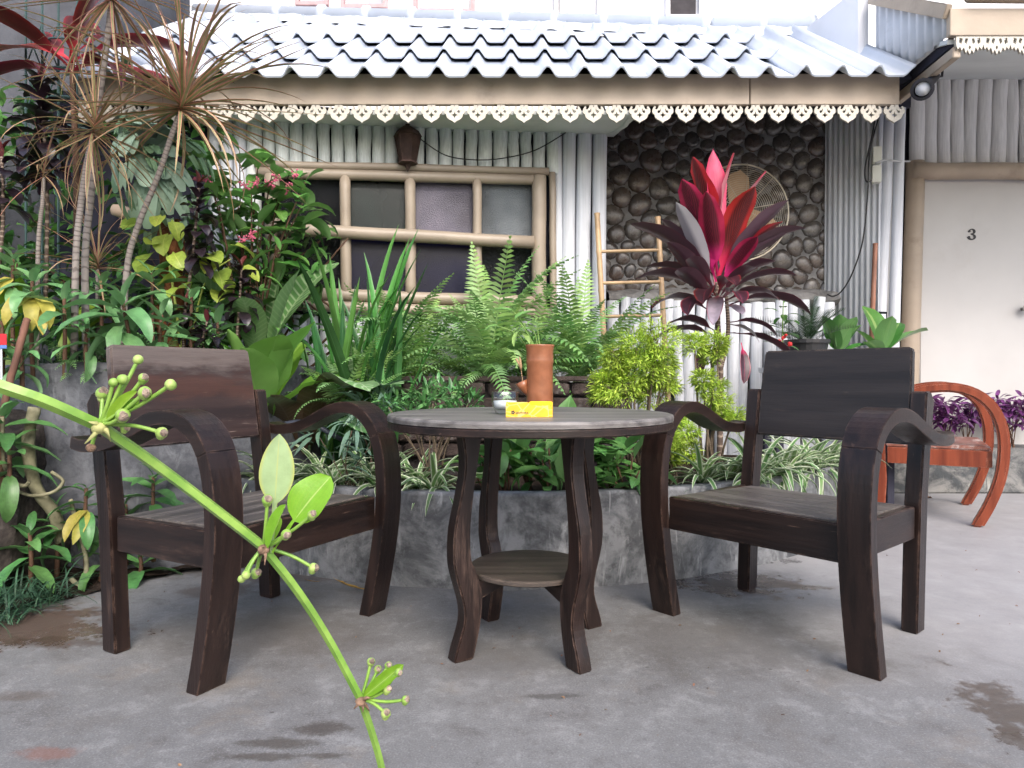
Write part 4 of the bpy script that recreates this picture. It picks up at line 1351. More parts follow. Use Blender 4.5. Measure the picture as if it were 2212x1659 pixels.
# ------------------------------------------------------------------ lantern and cables
ln = thing('lantern', 'rusty dark iron lantern hanging above the window', 'lantern', Wp(881, 330, .10))
def lq(px, py): 
    v = Wp(px, py, .10) - ln.location
    return v
LS = Wp(881, 330, .1).y / FPX
m = MB(); m.lathe([(0.018 * 1, -34 * LS), (17 * LS, -34 * LS), (28 * LS, 22 * LS), (25 * LS, 25 * LS), (0.0, 28 * LS)], 6, cap0=True)
m.build('body', M['rust'], ln)
m = MB(); m.lathe([(31 * LS, 20 * LS), (24 * LS, 32 * LS), (12 * LS, 40 * LS), (4 * LS, 44 * LS), (6 * LS, 48 * LS), (0.0, 56 * LS)], 6, cap0=True)
m.build('cap', M['rust'], ln)
m = MB(); m.lathe([(20 * LS, -34 * LS), (22 * LS, -38 * LS), (8 * LS, -41 * LS), (4 * LS, -48 * LS), (0, -56 * LS)], 6, cap0=True)
m.build('finial', M['rust'], ln)
for k in range(6):
    a = 2 * PI * k / 6
    m = MB(); m.tube([(17.6 * LS * math.cos(a), 17.6 * LS * math.sin(a), -34 * LS), (28.6 * LS * math.cos(a), 28.6 * LS * math.sin(a), 22 * LS)], 0.004, 5)
    m.build('rib', M['rust'], ln)
m = MB(); m.tube([(0, 0, 50 * LS), (0.01, 0.02, 70 * LS), (0, 0.05, 85 * LS)], 0.004, 5); m.build('hook', M['rust'], ln)
def cable(pts, r, mat, label):
    m = MB(); m.tube(spline(pts, 6), r, 5)
    return tag(m.build('cable', mat, smooth=True), label, 'cable')
cable([Wp(905, 312, .09), Wp(960, 345, .07), Wp(1020, 355, .07), Wp(1080, 352, .07), Wp(1150, 335, .07), Wp(1215, 298, .07)], 0.0035, M['cable'], 'thin black cable sagging across the slats beside the lantern')
cable([P(1889, 245, 4.02), P(1880, 300, 4.0), P(1867, 360, 4.0), P(1868, 392, 4.02), P(1880, 392, 4.05)], 0.005, M['cable'], 'black cable looping into the ivory switch box')
cable([P(1893, 262, 4.06), P(1876, 330, 4.02), P(1872, 420, 4.02), P(1862, 520, 4.04), P(1840, 590, 4.1), P(1818, 628, 4.2), P(1800, 640, 4.24), P(1786, 636, 4.3)], 0.0045, M['cable'], 'long black cable drooping down across the grey corrugated sheet')
cable([P(1888, 354, 4.07), P(1912, 347, 4.07), P(1935, 350, 4.10), P(1962, 350, 4.45)], 0.006, M['cablew'], 'pale grey cable tied round the white posts')
sw = thing('switch_box', 'two stacked ivory electric boxes on the white post', 'electric box', P(1890, 362, 4.10))
box_part('upper_box', M['ivory'], sw, P(1891, 338, 4.10) - sw.location, (0.045, 0.05, 0.095), rz=R(-20))
box_part('lower_box', M['ivory'], sw, P(1890, 379, 4.10) - sw.location, (0.048, 0.05, 0.098), rz=R(-20))
# spotlight
st = thing('spotlight', 'small black clamp spotlight under the porch eave at the top right', 'spotlight', P(2012, 160, 3.46))
sq = lambda px, py, d=3.46: P(px, py, d) - st.location
m = MB()
m.tube([sq(1996, 192), sq(1992, 194, 3.42), sq(1988, 196, 3.36)], [0.022, 0.040, 0.052], 18, cap=False)
m.tube([sq(1988, 196, 3.36), sq(1987.9, 196.05, 3.3585)], [0.052, 0.037], 18, cap=False)
m.build('shade', M['black'], st, smooth=True)
m = MB(); m.tube([sq(1992, 194, 3.42), sq(1989, 195.5, 3.366)], [0.03, 0.033], 14); m.build('bulb', plain('frosted_bulb', (0.75, 0.75, 0.78), 0.3, 0.05), st, smooth=True)
m = MB(); m.tube([sq(1996, 190), sq(2012, 172), sq(2020, 166)], [0.022, 0.024, 0.018], 10); m.build('socket', M['black'], st, smooth=True)
m = MB(); m.tube([sq(2012, 168), sq(2003, 150), sq(2010, 140), sq(2026, 138), sq(2032, 146), sq(2030, 168), sq(2016, 170)], 0.007, 6); m.build('clamp', M['black'], st)
# hose
m = MB(); m.tube(spline([P(600, 920, 2.9), P(640, 912, 2.9), P(680, 918, 2.88), P(720, 940, 2.9), P(760, 960, 3.0)], 6), 0.011, 8)
tag(m.build('garden_hose', plain('blue_black_hose', (0.03, 0.035, 0.05), 0.4, 0.1), smooth=True), 'dark garden hose lying in the planter behind the left chair', 'hose')
# pots on the low stand at the right
stand = thing('plant_stand', 'narrow white shelf stand carrying pots behind the right chair', 'stand', (1.75, 3.86, 0))
box_part('shelf_top', M['white'], stand, (0, 0, .785), (0.68, 0.24, 0.03))
for sx in (-1, 1):
    for sy in (-1, 1): box_part('leg', M['gap'], stand, (sx * .30, sy * .09, .385), (.04, .04, .77))
# fallen leaves
FL = leafmat('fallen_leaf', (0.48, 0.27, 0.06), var=0.2, trans=0.1, mid=(0.35, 0.2, 0.05))
FL2 = leafmat('brown_fallen_leaf', (0.22, 0.12, 0.07), var=0.2, trans=0.05)
flm = leafmesh('fallen', FL, W=0.22, p=.8, q=.9, bend=-0.5, fold=0.35, nv=8, nu=2, wave=.05)
flm2 = leafmesh('fallen_b', FL2, W=0.4, p=.8, q=.8, bend=0.9, fold=0.5, nv=8, nu=2, wave=.12)
for (px, py, yaw, s, me, lab) in ((795, 1281, 176, .135, flm, 'long yellow fallen leaf on the patio behind the left chair'),
                                   (690, 1262, 215, .06, flm, 'small curled yellow leaf on the patio beside the long fallen leaf'),
                                   (1430, 1290, 10, .055, flm, 'pale dry leaf on the patio by the right chair front leg'),
                                   (1995, 1077, 20, .10, flm2, 'brown curled dry leaf on the ground beneath the red armchair')):
    d = FPX * CAMH / (py - 813)
    o = put(me, None, Vector(((px - 1106) / FPX * d, d, 0.008)), R(yaw), 0.05, 0.2, s, 'fallen_leaf')
    tag(o, lab, 'leaf', 'fallen leaves on the patio')

# ------------------------------------------------------------------ plant materials
L = {}
L['marg'] = leafmat('dragon_tree_leaf', (0.22, 0.23, 0.10), edge=(0.50, 0.22, 0.16), ew=(0.42, 0.8), rough=0.38, trans=0.2, var=0.5)
L['marg2'] = leafmat('dragon_tree_leaf_pale', (0.30, 0.27, 0.15), edge=(0.48, 0.20, 0.15), ew=(0.4, 0.85), rough=0.38, trans=0.2, var=0.5)
L['black'] = leafmat('black_cordyline_leaf', (0.016, 0.010, 0.014), back=(0.030, 0.016, 0.024), rough=0.30, trans=0.03, var=0.6, spec=0.5)
L['blackred'] = leafmat('young_dark_red_leaf', (0.10, 0.018, 0.018), rough=0.35, trans=0.12, var=0.4)
L['redbig'] = leafmat('red_cordyline_leaf', (0.095, 0.016, 0.018), edge=(0.20, 0.018, 0.025), ew=(.6, 1.0), basec=(0.45, 0.04, 0.07), baser=(0, .25), rough=0.4, trans=0.2, var=0.4)
L['tigreen'] = leafmat('purple_cordyline_leaf', (0.040, 0.014, 0.020), back=(0.085, 0.045, 0.062), edge=(0.22, 0.02, 0.03), ew=(.75, 1.0), mid=(0.16, 0.03, 0.05), mw=.06, vein=(0.09, 0.03, 0.045), vn=9, vk=7, vs=.35, basec=(0.50, 0.02, 0.08), baser=(0.0, .22), rough=0.38, trans=0.14, var=0.4)
L['tired'] = leafmat('crimson_cordyline_leaf', (0.42, 0.022, 0.05), centre=(0.085, 0.012, 0.018), cw=.72, vein=(0.50, 0.03, 0.06), vn=9, vk=7, vs=.25, basec=(0.62, 0.03, 0.14), baser=(0.0, .3), rough=0.38, trans=0.28, var=0.3)
L['tipink'] = leafmat('pink_cordyline_leaf', (0.58, 0.11, 0.16), back=(0.60, 0.26, 0.30), edge=(0.60, 0.03, 0.07), ew=(.5, 1), vein=(0.66, 0.30, 0.32), vn=8, vk=8, vs=.4, rough=0.38, trans=0.3, var=0.3)
L['tigrey'] = leafmat('silvery_cordyline_leaf', (0.26, 0.22, 0.27), back=(0.36, 0.34, 0.36), edge=(0.20, 0.06, 0.09), ew=(.8, 1), basec=(0.45, 0.05, 0.12), baser=(0, .25), rough=0.35, trans=0.1, var=0.3)
L['stag'] = leafmat('staghorn_fern_leaf', (0.14, 0.24, 0.13), back=(0.32, 0.40, 0.34), rough=0.6, trans=0.2, var=0.3)
L['stag2'] = leafmat('staghorn_shield_leaf', (0.30, 0.42, 0.31), back=(0.36, 0.44, 0.38), rough=0.6, trans=0.15, var=0.25)
L['medi'] = leafmat('shrub_leaf', (0.11, 0.27, 0.055), back=(0.19, 0.34, 0.13), mid=(0.18, 0.33, 0.10), mw=.07, vein=(0.12, 0.25, 0.07), vn=2, vk=4, vs=.3, rough=0.4, trans=0.28, var=0.4)
L['lime'] = leafmat('lime_pothos_leaf', (0.34, 0.44, 0.07), back=(0.36, 0.45, 0.12), mid=(0.50, 0.55, 0.12), mw=.05, rough=0.4, trans=0.3, var=0.3)
L['wort'] = leafmat('spiderwort_leaf', (0.13, 0.28, 0.105), back=(0.19, 0.34, 0.16), vein=(0.18, 0.34, 0.15), vn=1, vk=5, vs=.35, rough=0.36, trans=0.22, var=0.35)
L['wortdark'] = leafmat('shaded_spiderwort_leaf', (0.075, 0.19, 0.055), back=(0.12, 0.24, 0.10), vein=(0.11, 0.23, 0.085), vn=1, vk=5, vs=.3, rough=0.34, trans=0.2, var=0.4)  # darker copy of the spiderwort green, shade put into the colour
L['yel'] = leafmat('yellowing_leaf', (0.46, 0.40, 0.08), rough=0.5, trans=0.3, var=0.3)
L['nest'] = leafmat('bird_nest_fern_leaf', (0.17, 0.29, 0.025), mid=(0.10, 0.12, 0.02), mw=.06, rough=0.42, trans=0.35, var=0.3)
L['fern'] = leafmat('fern_leaf', (0.16, 0.33, 0.095), back=(0.20, 0.36, 0.14), rough=0.45, trans=0.3, var=0.4)
L['fernb'] = leafmat('bright_fern_leaf', (0.27, 0.45, 0.13), back=(0.30, 0.46, 0.18), rough=0.45, trans=0.35, var=0.35)
L['big'] = leafmat('large_green_leaf', (0.13, 0.30, 0.035), back=(0.19, 0.36, 0.09), mid=(0.22, 0.38, 0.09), mw=.05, vein=(0.16, 0.32, 0.05), vn=9, vk=1.8, vs=.3, rough=0.36, trans=0.35, var=0.25)
L['strip'] = leafmat('silver_veined_leaf', (0.11, 0.23, 0.085), back=(0.075, 0.045, 0.03), vein=(0.40, 0.50, 0.34), vn=13, vk=1.6, vs=.55, mid=(0.35, 0.45, 0.28), mw=.05, rough=0.38, trans=0.12, var=0.25)
L['stripg'] = leafmat('striped_green_leaf', (0.10, 0.23, 0.07), back=(0.18, 0.3, 0.13), vein=(0.42, 0.52, 0.32), vn=16, vk=1.6, vs=.6, mid=(0.28, 0.40, 0.2), mw=.07, edge=(0.14, 0.28, 0.08), ew=(.8, 1), rough=0.38, trans=0.25, var=0.25)
L['pandan'] = leafmat('pandan_blade', (0.075, 0.225, 0.045), mid=(0.11, 0.28, 0.08), mw=.12, rough=0.36, trans=0.25, var=0.4)
L['pandand'] = leafmat('dark_pandan_blade', (0.028, 0.105, 0.028), mid=(0.05, 0.14, 0.05), mw=.12, rough=0.36, trans=0.15, var=0.4)
L['spider'] = leafmat('variegated_spider_leaf', (0.13, 0.24, 0.08), edge=(0.55, 0.60, 0.44), ew=(.5, .75), rough=0.38, trans=0.25, var=0.3)
L['aral'] = leafmat('lime_aralia_leaf', (0.42, 0.56, 0.085), rough=0.45, trans=0.35, var=0.55)
L['small'] = leafmat('small_glossy_leaf', (0.085, 0.21, 0.065), rough=0.32, trans=0.2, var=0.5, tip=None)
L['gal'] = leafmat('broad_green_leaf', (0.085, 0.215, 0.055), back=(0.13, 0.26, 0.1), mid=(0.14, 0.27, 0.1), mw=.08, rough=0.36, trans=0.28, var=0.4)
L['cyc'] = leafmat('cycad_leaflet', (0.022, 0.055, 0.022), rough=0.35, trans=0.08, var=0.4)
L['dieff'] = leafmat('rubbery_green_leaf', (0.085, 0.24, 0.05), back=(0.13, 0.28, 0.09), centre=(0.24, 0.38, 0.12), cw=.18, rough=0.3, trans=0.25, var=0.25)
L['purple'] = leafmat('purple_leaf', (0.13, 0.035, 0.14), back=(0.20, 0.06, 0.20), rough=0.4, trans=0.2, var=0.6)
L['bamb'] = leafmat('grey_green_blade', (0.11, 0.19, 0.13), rough=0.45, trans=0.2, var=0.3)
L['grass'] = leafmat('dark_grass_blade', (0.035, 0.085, 0.045), rough=0.5, trans=0.2, var=0.5)
L['dark'] = leafmat('deep_green_leaf', (0.075, 0.19, 0.045), rough=0.36, trans=0.25, var=0.8)
L['sword'] = leafmat('sword_plant_leaf', (0.20, 0.40, 0.03), back=(0.36, 0.50, 0.20), mid=(0.36, 0.5, 0.12), mw=.05, vein=(0.26, 0.40, 0.04), vn=1, vk=5, vs=.3, rough=0.36, trans=0.4, var=0.15)
L['swordp'] = leafmat('pale_sword_plant_leaf', (0.37, 0.50, 0.24), back=(0.40, 0.52, 0.28), edge=(0.48, 0.52, 0.15), ew=(.75, 1), mid=(0.45, 0.52, 0.2), mw=.06, rough=0.36, trans=0.35, var=0.15)
T = {}
T['trunk'] = plain('ringed_grey_trunk', (0.22, 0.20, 0.18), 0.75, 0.25, 14, 0.8, 0.2)
def ring_trunk(name, c1, c2, n):
    t = NT(name)
    sp = t.node('ShaderNodeSeparateXYZ'); t.l.new(t.tc.outputs['UV'], sp.inputs[0])
    w = t.math('ADD', t.math('MULTIPLY', sp.outputs[1], float(n)), t.math('MULTIPLY', t.noise(t.coords(), 30, 3), 0.9))
    f = t.ramp(t.math('SINE', t.math('MULTIPLY', w, 2 * PI)), 0.4, 0.95)
    c = t.mix(f, c1, c2)
    c = t.mix(t.math('MULTIPLY', t.ramp(t.noise(t.coords(), 25, 5), .45, .7), .6), c, tuple(x * .6 for x in c1))
    t.bump(f, -0.6, 0.006)
    return t.set(c, 0.75, 0.25)
T['ring'] = ring_trunk('ringed_stem', (0.24, 0.21, 0.19), (0.12, 0.10, 0.09), 48)
T['ringdark'] = ring_trunk('dark_ringed_stem', (0.10, 0.07, 0.055), (0.30, 0.24, 0.19), 30)
T['fibre'] = plain('orange_fern_trunk', (0.19, 0.075, 0.035), 0.95, 0.45, 22, 1.0, 0.1)
T['twig'] = plain('grey_brown_twig', (0.14, 0.105, 0.075), 0.8, 0.3, 20, 0.6, 0.2)
T['green'] = plain('green_stem', (0.16, 0.28, 0.06), 0.45, 0.2, 20, 0.1, 0.4)
T['redstem'] = plain('crimson_stem', (0.32, 0.02, 0.05), 0.45, 0.25, 20, 0.2, 0.4)
T['brown'] = plain('brown_stem', (0.10, 0.055, 0.035), 0.7, 0.3, 20, 0.5, 0.2)
T['root'] = plain('pale_aerial_root', (0.17, 0.16, 0.10), 0.8, 0.4, 18, 0.8, 0.2)
T['lime'] = plain('lime_stem', (0.35, 0.42, 0.08), 0.5, 0.2)
T['frond'] = plain('frond_rachis', (0.13, 0.10, 0.045), 0.6, 0.3)

def stem(parent, pts, r0, r1, mat, name='stem', n=8, k=5):
    pts = spline(pts, k)
    m = MB(); m.tube(pts, [r0 + (r1 - r0) * i / (len(pts) - 1) for i in range(len(pts))], n)
    return m.build(name, mat, parent, smooth=True)

def plant(name, label, base, cat='plant', group=None):
    return thing(name, label, cat, base, 0, group)

GA = 2.39996
def rosette(par, top, length, meshes, n, s0, s1, s2, p0, p1, axis=(0, 0, 1), jy=.3, jp=.15, yaw0=None, topm=None, ntop=0, name='leaf'):
    """n leaves spiralling down from `top`; sizes s0 (tip) s1 (middle) s2 (bottom); pitch p0 -> p1 (degrees)"""
    ax = Vector(axis)
    y0 = rnd(0, 6.28) if yaw0 is None else yaw0
    for i in range(n):
        f = i / max(1, n - 1)
        s = (s0 + (s1 - s0) * f * 2) if f < .5 else (s1 + (s2 - s1) * (f - .5) * 2)
        me = random.choice(topm) if i < ntop and topm else random.choice(meshes)
        put(me, par, Vector(top) - ax * (length * f), y0 + i * GA + rnd(-jy, jy), R(p0 + (p1 - p0) * f ** 0.9) + rnd(-jp, jp), rnd(-.3, .3), s * rnd(.85, 1.15), name)

# ------------------------------------------------------------------ dragon trees (left)
marg = variants('dragon_blade', L['marg'], 6, W=0.029, p=.12, q=.6, bend=(.05, 1.1), fold=.5, nv=9, nu=1, bp=1.6)
marg += variants('dragon_blade_pale', L['marg2'], 2, W=0.029, p=.12, q=.6, bend=(.3, 1.7), fold=.5, nv=9, nu=1, bp=1.6)
def dragon(label, basepx, path, d, leaves, Ls, r=.014, head_len=.07, p1=-35):
    base = P(*basepx, d); base.z = 0.74
    t = plant('dragon_tree', label, base, 'dragon tree', 'dragon trees in the left bed')
    pts = [Vector((0, 0, -.02))] + [P(a, c, e) - base for a, c, e in path]
    stem(t, pts, r, r * .75, T['ring'], 'trunk', 9)
    ax = (pts[-1] - pts[-2]).normalized()
    rosette(t, pts[-1] + ax * head_len, head_len, marg, leaves, Ls * .75, Ls, Ls * .9, 84, p1, ax, .35, .18)
    return t
dragon('slender dragon tree with full spiky red-edged head before the roof', (262, 640), [(275, 590, 2.90), (300, 490, 2.90), (345, 380, 2.88), (372, 300, 2.86), (392, 245, 2.85)], 2.9, 92, .64, .0135, p1=-26)
dragon('dragon tree with lower spiky head at the left, pale drooping blades', (160, 640), [(166, 560, 2.72), (178, 440, 2.72), (192, 350, 2.7), (203, 300, 2.7)], 2.72, 60, .40, .0135, p1=-60)
dragon('tall dragon tree whose head rises out of the top left of the view', (188, 640), [(186, 560, 2.8), (200, 420, 2.8), (215, 250, 2.78), (238, 80, 2.76), (246, 10, 2.75)], 2.8, 60, .48, .0145, p1=-55)
dragon('short young dragon tree low among the left leaves', (212, 650), [(212, 610, 3.0), (213, 585, 3.0)], 3.0, 30, .36, .009, .04, -20)
dragon('thin dragon tree stem at the far left carrying few blades', (80, 640), [(85, 540, 2.95), (95, 440, 2.95), (98, 385, 2.95)], 2.95, 18, .30, .010, .05, -40)

# ------------------------------------------------------------------ black cordylines
blk = variants('black_leaf', L['black'], 4, W=.46, p=.75, q=.75, bend=(1.0, 2.1), fold=.25, curl=.1, nv=7, nu=2, pet=.06, wave=.03)
blkt = variants('dark_red_leaf', L['blackred'], 2, W=.36, p=.7, q=.8, bend=(.1, .5), fold=.5, nv=6, nu=1)
def blackcord(label, base, top, length, n, s, d, r=.009):
    b0 = P(*base, d); b0.z = max(b0.z, .72) if base[1] < 800 else b0.z
    t = plant('black_cordyline', label, b0, 'cordyline', 'black cordylines in the left bed')
    tp = P(*top, d) - b0
    mid = tp * .5 + Vector((rnd(-.02, .02), 0, 0))
    stem(t, [Vector((0, 0, -.02)), mid, tp - Vector((0, 0, .01))], r, r * .7, T['ringdark'], 'trunk', 8)
    rosette(t, tp, length, blk, n, s * .6, s, s * .95, 75, -15, (0, 0, 1), .4, .2, topm=blkt, ntop=3)
    return t
blackcord('big black-leaved cordyline column at the far left before the grey wall', (100, 640), (93, 170), .42, 60, .145, 3.0)
blackcord('black-leaved cordyline on a ringed stem in front of the orange trunk', (392, 720), (432, 402), .33, 46, .105, 2.95, .008)
blackcord('dark cordyline with red young tips above the left chair back', (508, 760), (523, 575), .22, 38, .105, 3.0, .007)
blackcord('low dark cordyline just over the left chair back corner', (445, 780), (448, 690), .13, 26, .085, 2.8, .006)
blackcord('small dark cordyline beside the spiderwort behind the left chair', (400, 770), (404, 655), .12, 18, .085, 2.9, .006)
blackcord('dark brown-red cordyline at the left edge half out of view', (-10, 640), (8, 335), .22, 28, .14, 2.9, .009)

# ------------------------------------------------------------------ red cordyline top left
redl = variants('red_leaf', L['redbig'], 4, W=.20, p=.7, q=.8, bend=(.4, 1.3), fold=.3, nv=10, nu=2, pet=.18, wave=.03)
b0 = P(150, 640, 3.35); b0.z = .74
t = plant('red_cordyline', 'big red cordyline with long red leaves at the top left corner', b0, 'cordyline')
tp = P(160, 125, 3.3) - b0
stem(t, [Vector((0, 0, -.02)), tp * .5 + Vector((.03, 0, 0)), tp], .018, .012, T['brown'], 'trunk')
for yaw, pit, s in ((12, 20, .58), (-8, 2, .62), (-25, -10, .55), (28, 45, .6), (60, 60, .55), (150, 40, .6), (170, 25, .62), (120, 65, .5), (200, 10, .5), (240, 35, .5), (300, 30, .5), (330, 15, .55), (85, 80, .45), (-40, 55, .5)):
    put(random.choice(redl), t, tp - Vector((0, 0, rnd(0, .10))), R(yaw), R(pit), rnd(-.5, .5), s)

# ------------------------------------------------------------------ staghorn fern on a fibrous trunk
b0 = P(372, 760, 3.25); b0.z = .70
tf = plant('tree_fern_trunk', 'orange brown fibrous upright trunk post among the left plants', b0, 'trunk')
pts, rr = [], []
for i in range(9):
    pts.append(Vector((.012 * math.sin(i * 1.3), .012 * math.cos(i * 2.1), .095 * i * 1.02)))
    rr.append(.062 * (1 + .14 * math.sin(i * 2.3)))
m = MB(); m.tube(pts, rr, 14)
for v in m.v: v += Vector(noise.noise_vector(v * 22)) * .012
m.build('bark', T['fibre'], tf, smooth=True)
def fork(mat, seed):
    V, F, U = [], [], []
    def ribbon(p0, ang, L0, ws, z0, bend, turn=0.0):
        n = 8
        base = len(V)
        p = Vector(p0); a = ang; th = z0
        for i in range(n + 1):
            f = i / n * (len(ws) - 1)
            k = min(int(f), len(ws) - 2)
            w = ws[k] + (ws[k + 1] - ws[k]) * (f - k)
            nx = Vector((math.cos(a), -math.sin(a), 0))
            V.append(p - nx * w + Vector((0, 0, w * .25))); V.append(p.copy()); V.append(p + nx * w + Vector((0, 0, w * .25)))
            U.extend([(0, i / n), (.5, i / n), (1, i / n)])
            p = p + Vector((math.sin(a) * math.cos(th), math.cos(a) * math.cos(th), math.sin(th))) * (L0 / n)
            th -= bend / n; a += turn / n
        for i in range(n):
            q = base + i * 3
            F.append((q, q + 1, q + 4, q + 3)); F.append((q + 1, q + 2, q + 5, q + 4))
        return p, a, th
    p, a, th = ribbon((0, 0, 0), 0, .46, (.02, .06, .10, .13, .10, .03), .3, .9)
    q = p - Vector((0, .16, -.02))
    for da, l in ((-.62, .46), (-.15 + .1 * seed, .56), (.30, .50), (.72, .40)):
        p2, a2, th2 = ribbon(q, da, l * .62, (.05, .07, .06, .05, .025), th, .8, .2 * da)
        for db in (-.32, .34): ribbon(p2 - Vector((0, .03, 0)), a2 + db, l * .42, (.028, .026, .018, .003), th2, .6)
    return mk('staghorn_frond', V, F, U, True, mat)
stg = [fork(L['stag'], 0), fork(L['stag'], 1), fork(L['stag2'], -1)]
b0 = P(325, 330, 3.15)
t = plant('staghorn_fern', 'pale green staghorn fern with drooping forked fronds before the beam', b0, 'fern')
shield = leafmesh('shield', L['stag2'], W=.7, p=.5, q=.5, bend=1.8, fold=.1, nv=8, nu=2, wave=.06)
for yaw, pit, ro, s, me in ((-60, 30, .2, .36, stg[0]), (-20, 25, .3, .42, stg[1]), (-90, 10, 0, .5, stg[2]), (-120, -10, .1, .46, stg[0]), (-40, -25, .4, .55, stg[2]), (-75, -40, -.2, .60, stg[2]), (20, 40, 0, .40, stg[1]), (-100, 45, .1, .34, stg[1]), (-30, -5, .4, .52, stg[2])):
    put(me, t, Vector((rnd(-.03, .03), 0, rnd(-.05, .05))), R(yaw), R(pit), ro, s, 'frond')
for yaw, s in ((-70, .26), (-130, .22), (-20, .25)):
    put(shield, t, Vector((0, 0, -.02)), R(yaw), R(70), 0, s, 'shield_frond')
# cut bamboo joint between the stems
m = MB(); m.tube([P(248, 454, 3.2), P(262, 457, 3.2), P(285, 463, 3.2), P(312, 468, 3.2)], [.026, .030, .027, .029], 12)
tag(m.build('bamboo_joint', plain('pale_bamboo', (0.50, 0.38, 0.28), 0.5, 0.15), smooth=True), 'short pale bamboo section lying between the dragon tree stems', 'bamboo')
# wire trellis
tr = thing('wire_trellis', 'thin green metal obelisk trellis at the top left corner', 'trellis', P(115, 400, 3.45))
def tq(px, py, d=3.45): return P(px, py, d) - tr.location
TRM = plain('green_wire', (0.035, 0.07, 0.065), 0.45, 0.1)
for px in (60, 95, 130, 170):
    m = MB(); m.tube([tq(px - 2, 640), tq(px, 300), tq(px + 3, -30)], .006, 6); m.build('upright', TRM, tr)
for i in range(4):
    y = 60 + i * 95
    for a, c in ((60, 95), (95, 130)):
        m = MB(); m.tube([tq(a, y), tq(c, y + 90)], .0035, 5); m.build('cross_wire', TRM, tr)
        m = MB(); m.tube([tq(c, y), tq(a, y + 90)], .0035, 5); m.build('cross_wire', TRM, tr)
for i in range(4):
    y = 60 + i * 62
    m = MB(); m.tube([tq(165 + 55 * math.cos(a * PI / 8), y + 14 * math.sin(a * PI / 8) + a * 3.6, 3.45 + .1 * math.sin(a * PI / 8)) for a in range(17)], .0055, 6); m.build('ring', TRM, tr)

# ------------------------------------------------------------------ shrub with pink flowers
ml = variants('shrub_leaf', L['medi'], 4, W=.50, p=.75, q=.75, bend=(.3, 1.1), fold=.3, nv=7, nu=2, pet=.08, wave=.02)
b0 = P(540, 800, 3.3); b0.z = .70
t = plant('flowering_shrub', 'green leafy shrub with small pink flower clusters left of the window', b0, 'shrub')
tips = [(440, 345), (520, 330), (560, 350), (590, 375), (625, 380), (660, 395), (600, 430), (545, 420), (510, 400), (630, 460), (500, 460), (560, 480), (480, 500), (600, 520), (470, 420), (540, 540), (450, 350), (655, 440)]
PINK = plain('pink_flower', (0.55, 0.12, 0.20), 0.5, 0.35)
for i, (px, py) in enumerate(tips):
    d = 3.3 + rnd(-.12, .10)
    q = P(px, py, d) - b0
    mid = Vector((q.x * .45 + rnd(-.03, .03), q.y * .5, q.z * .62))
    stem(t, [Vector((rnd(-.03, .03), 0, 0)), mid, q], .006, .0025, T['brown'], 'branch', 6, 4)
    for k in range(random.choice((6, 7, 8))):
        put(random.choice(ml), t, q - Vector((0, 0, .02 * k)), rnd(0, 6.28), R(rnd(-15, 55)), rnd(-.4, .4), rnd(.12, .185))
for (px, py) in ((553, 397), (530, 402), (597, 385), (622, 408), (585, 398), (430, 392), (450, 388), (528, 520), (545, 508), (640, 380)):
    q = P(px, py, 3.16) - b0
    m = MB()
    for k in range(16):
        o = Vector((rnd(-1, 1), rnd(-1, 1), rnd(-1, 1)))
        o = o.normalized() * rnd(.006, .030)
        m.tube([q, q + o], .0012, 4); m.ball(q + o, .0045, 6, 4)
    m.build('flower_cluster', PINK, t)

# ------------------------------------------------------------------ lime pothos
pl = variants('pothos_leaf', L['lime'], 4, W=.72, p=.45, q=.75, bend=(.4, 1.2), fold=.25, nv=7, nu=2, pet=.14, wave=.03)
b0 = P(400, 760, 3.1); b0.z = .72
t = plant('lime_pothos', 'yellow-green pothos vine climbing the orange trunk', b0, 'vine')
stem(t, [Vector((0, 0, 0)), P(372, 600, 3.15) - b0, P(352, 520, 3.15) - b0, P(345, 470, 3.15) - b0], .007, .004, T['lime'])
stem(t, [Vector((0, 0, 0)), P(440, 620, 3.1) - b0, P(500, 560, 3.1) - b0], .006, .003, T['lime'])
for (px, py, yaw, s) in ((325, 490, 250, .16), (350, 480, 290, .10), (372, 490, 320, .11), (345, 545, 270, .13), (335, 560, 240, .14), (375, 560, 300, .12), (330, 515, 200, .13), (440, 575, 300, .15), (470, 560, 280, .13), (500, 545, 20, .13), (455, 610, 310, .20), (470, 600, 290, .16), (490, 650, 280, .14), (420, 640, 250, .15), (400, 610, 230, .13), (510, 590, 330, .13), (365, 520, 270, .14), (355, 600, 260, .14), (425, 590, 200, .12), (300, 500, 230, .10)):
    put(random.choice(pl), t, P(px, py - 15, 3.08 + rnd(-.08, .08)) - b0, R(yaw + rnd(-20, 20)), R(rnd(-45, 15)), rnd(-.5, .5), s)

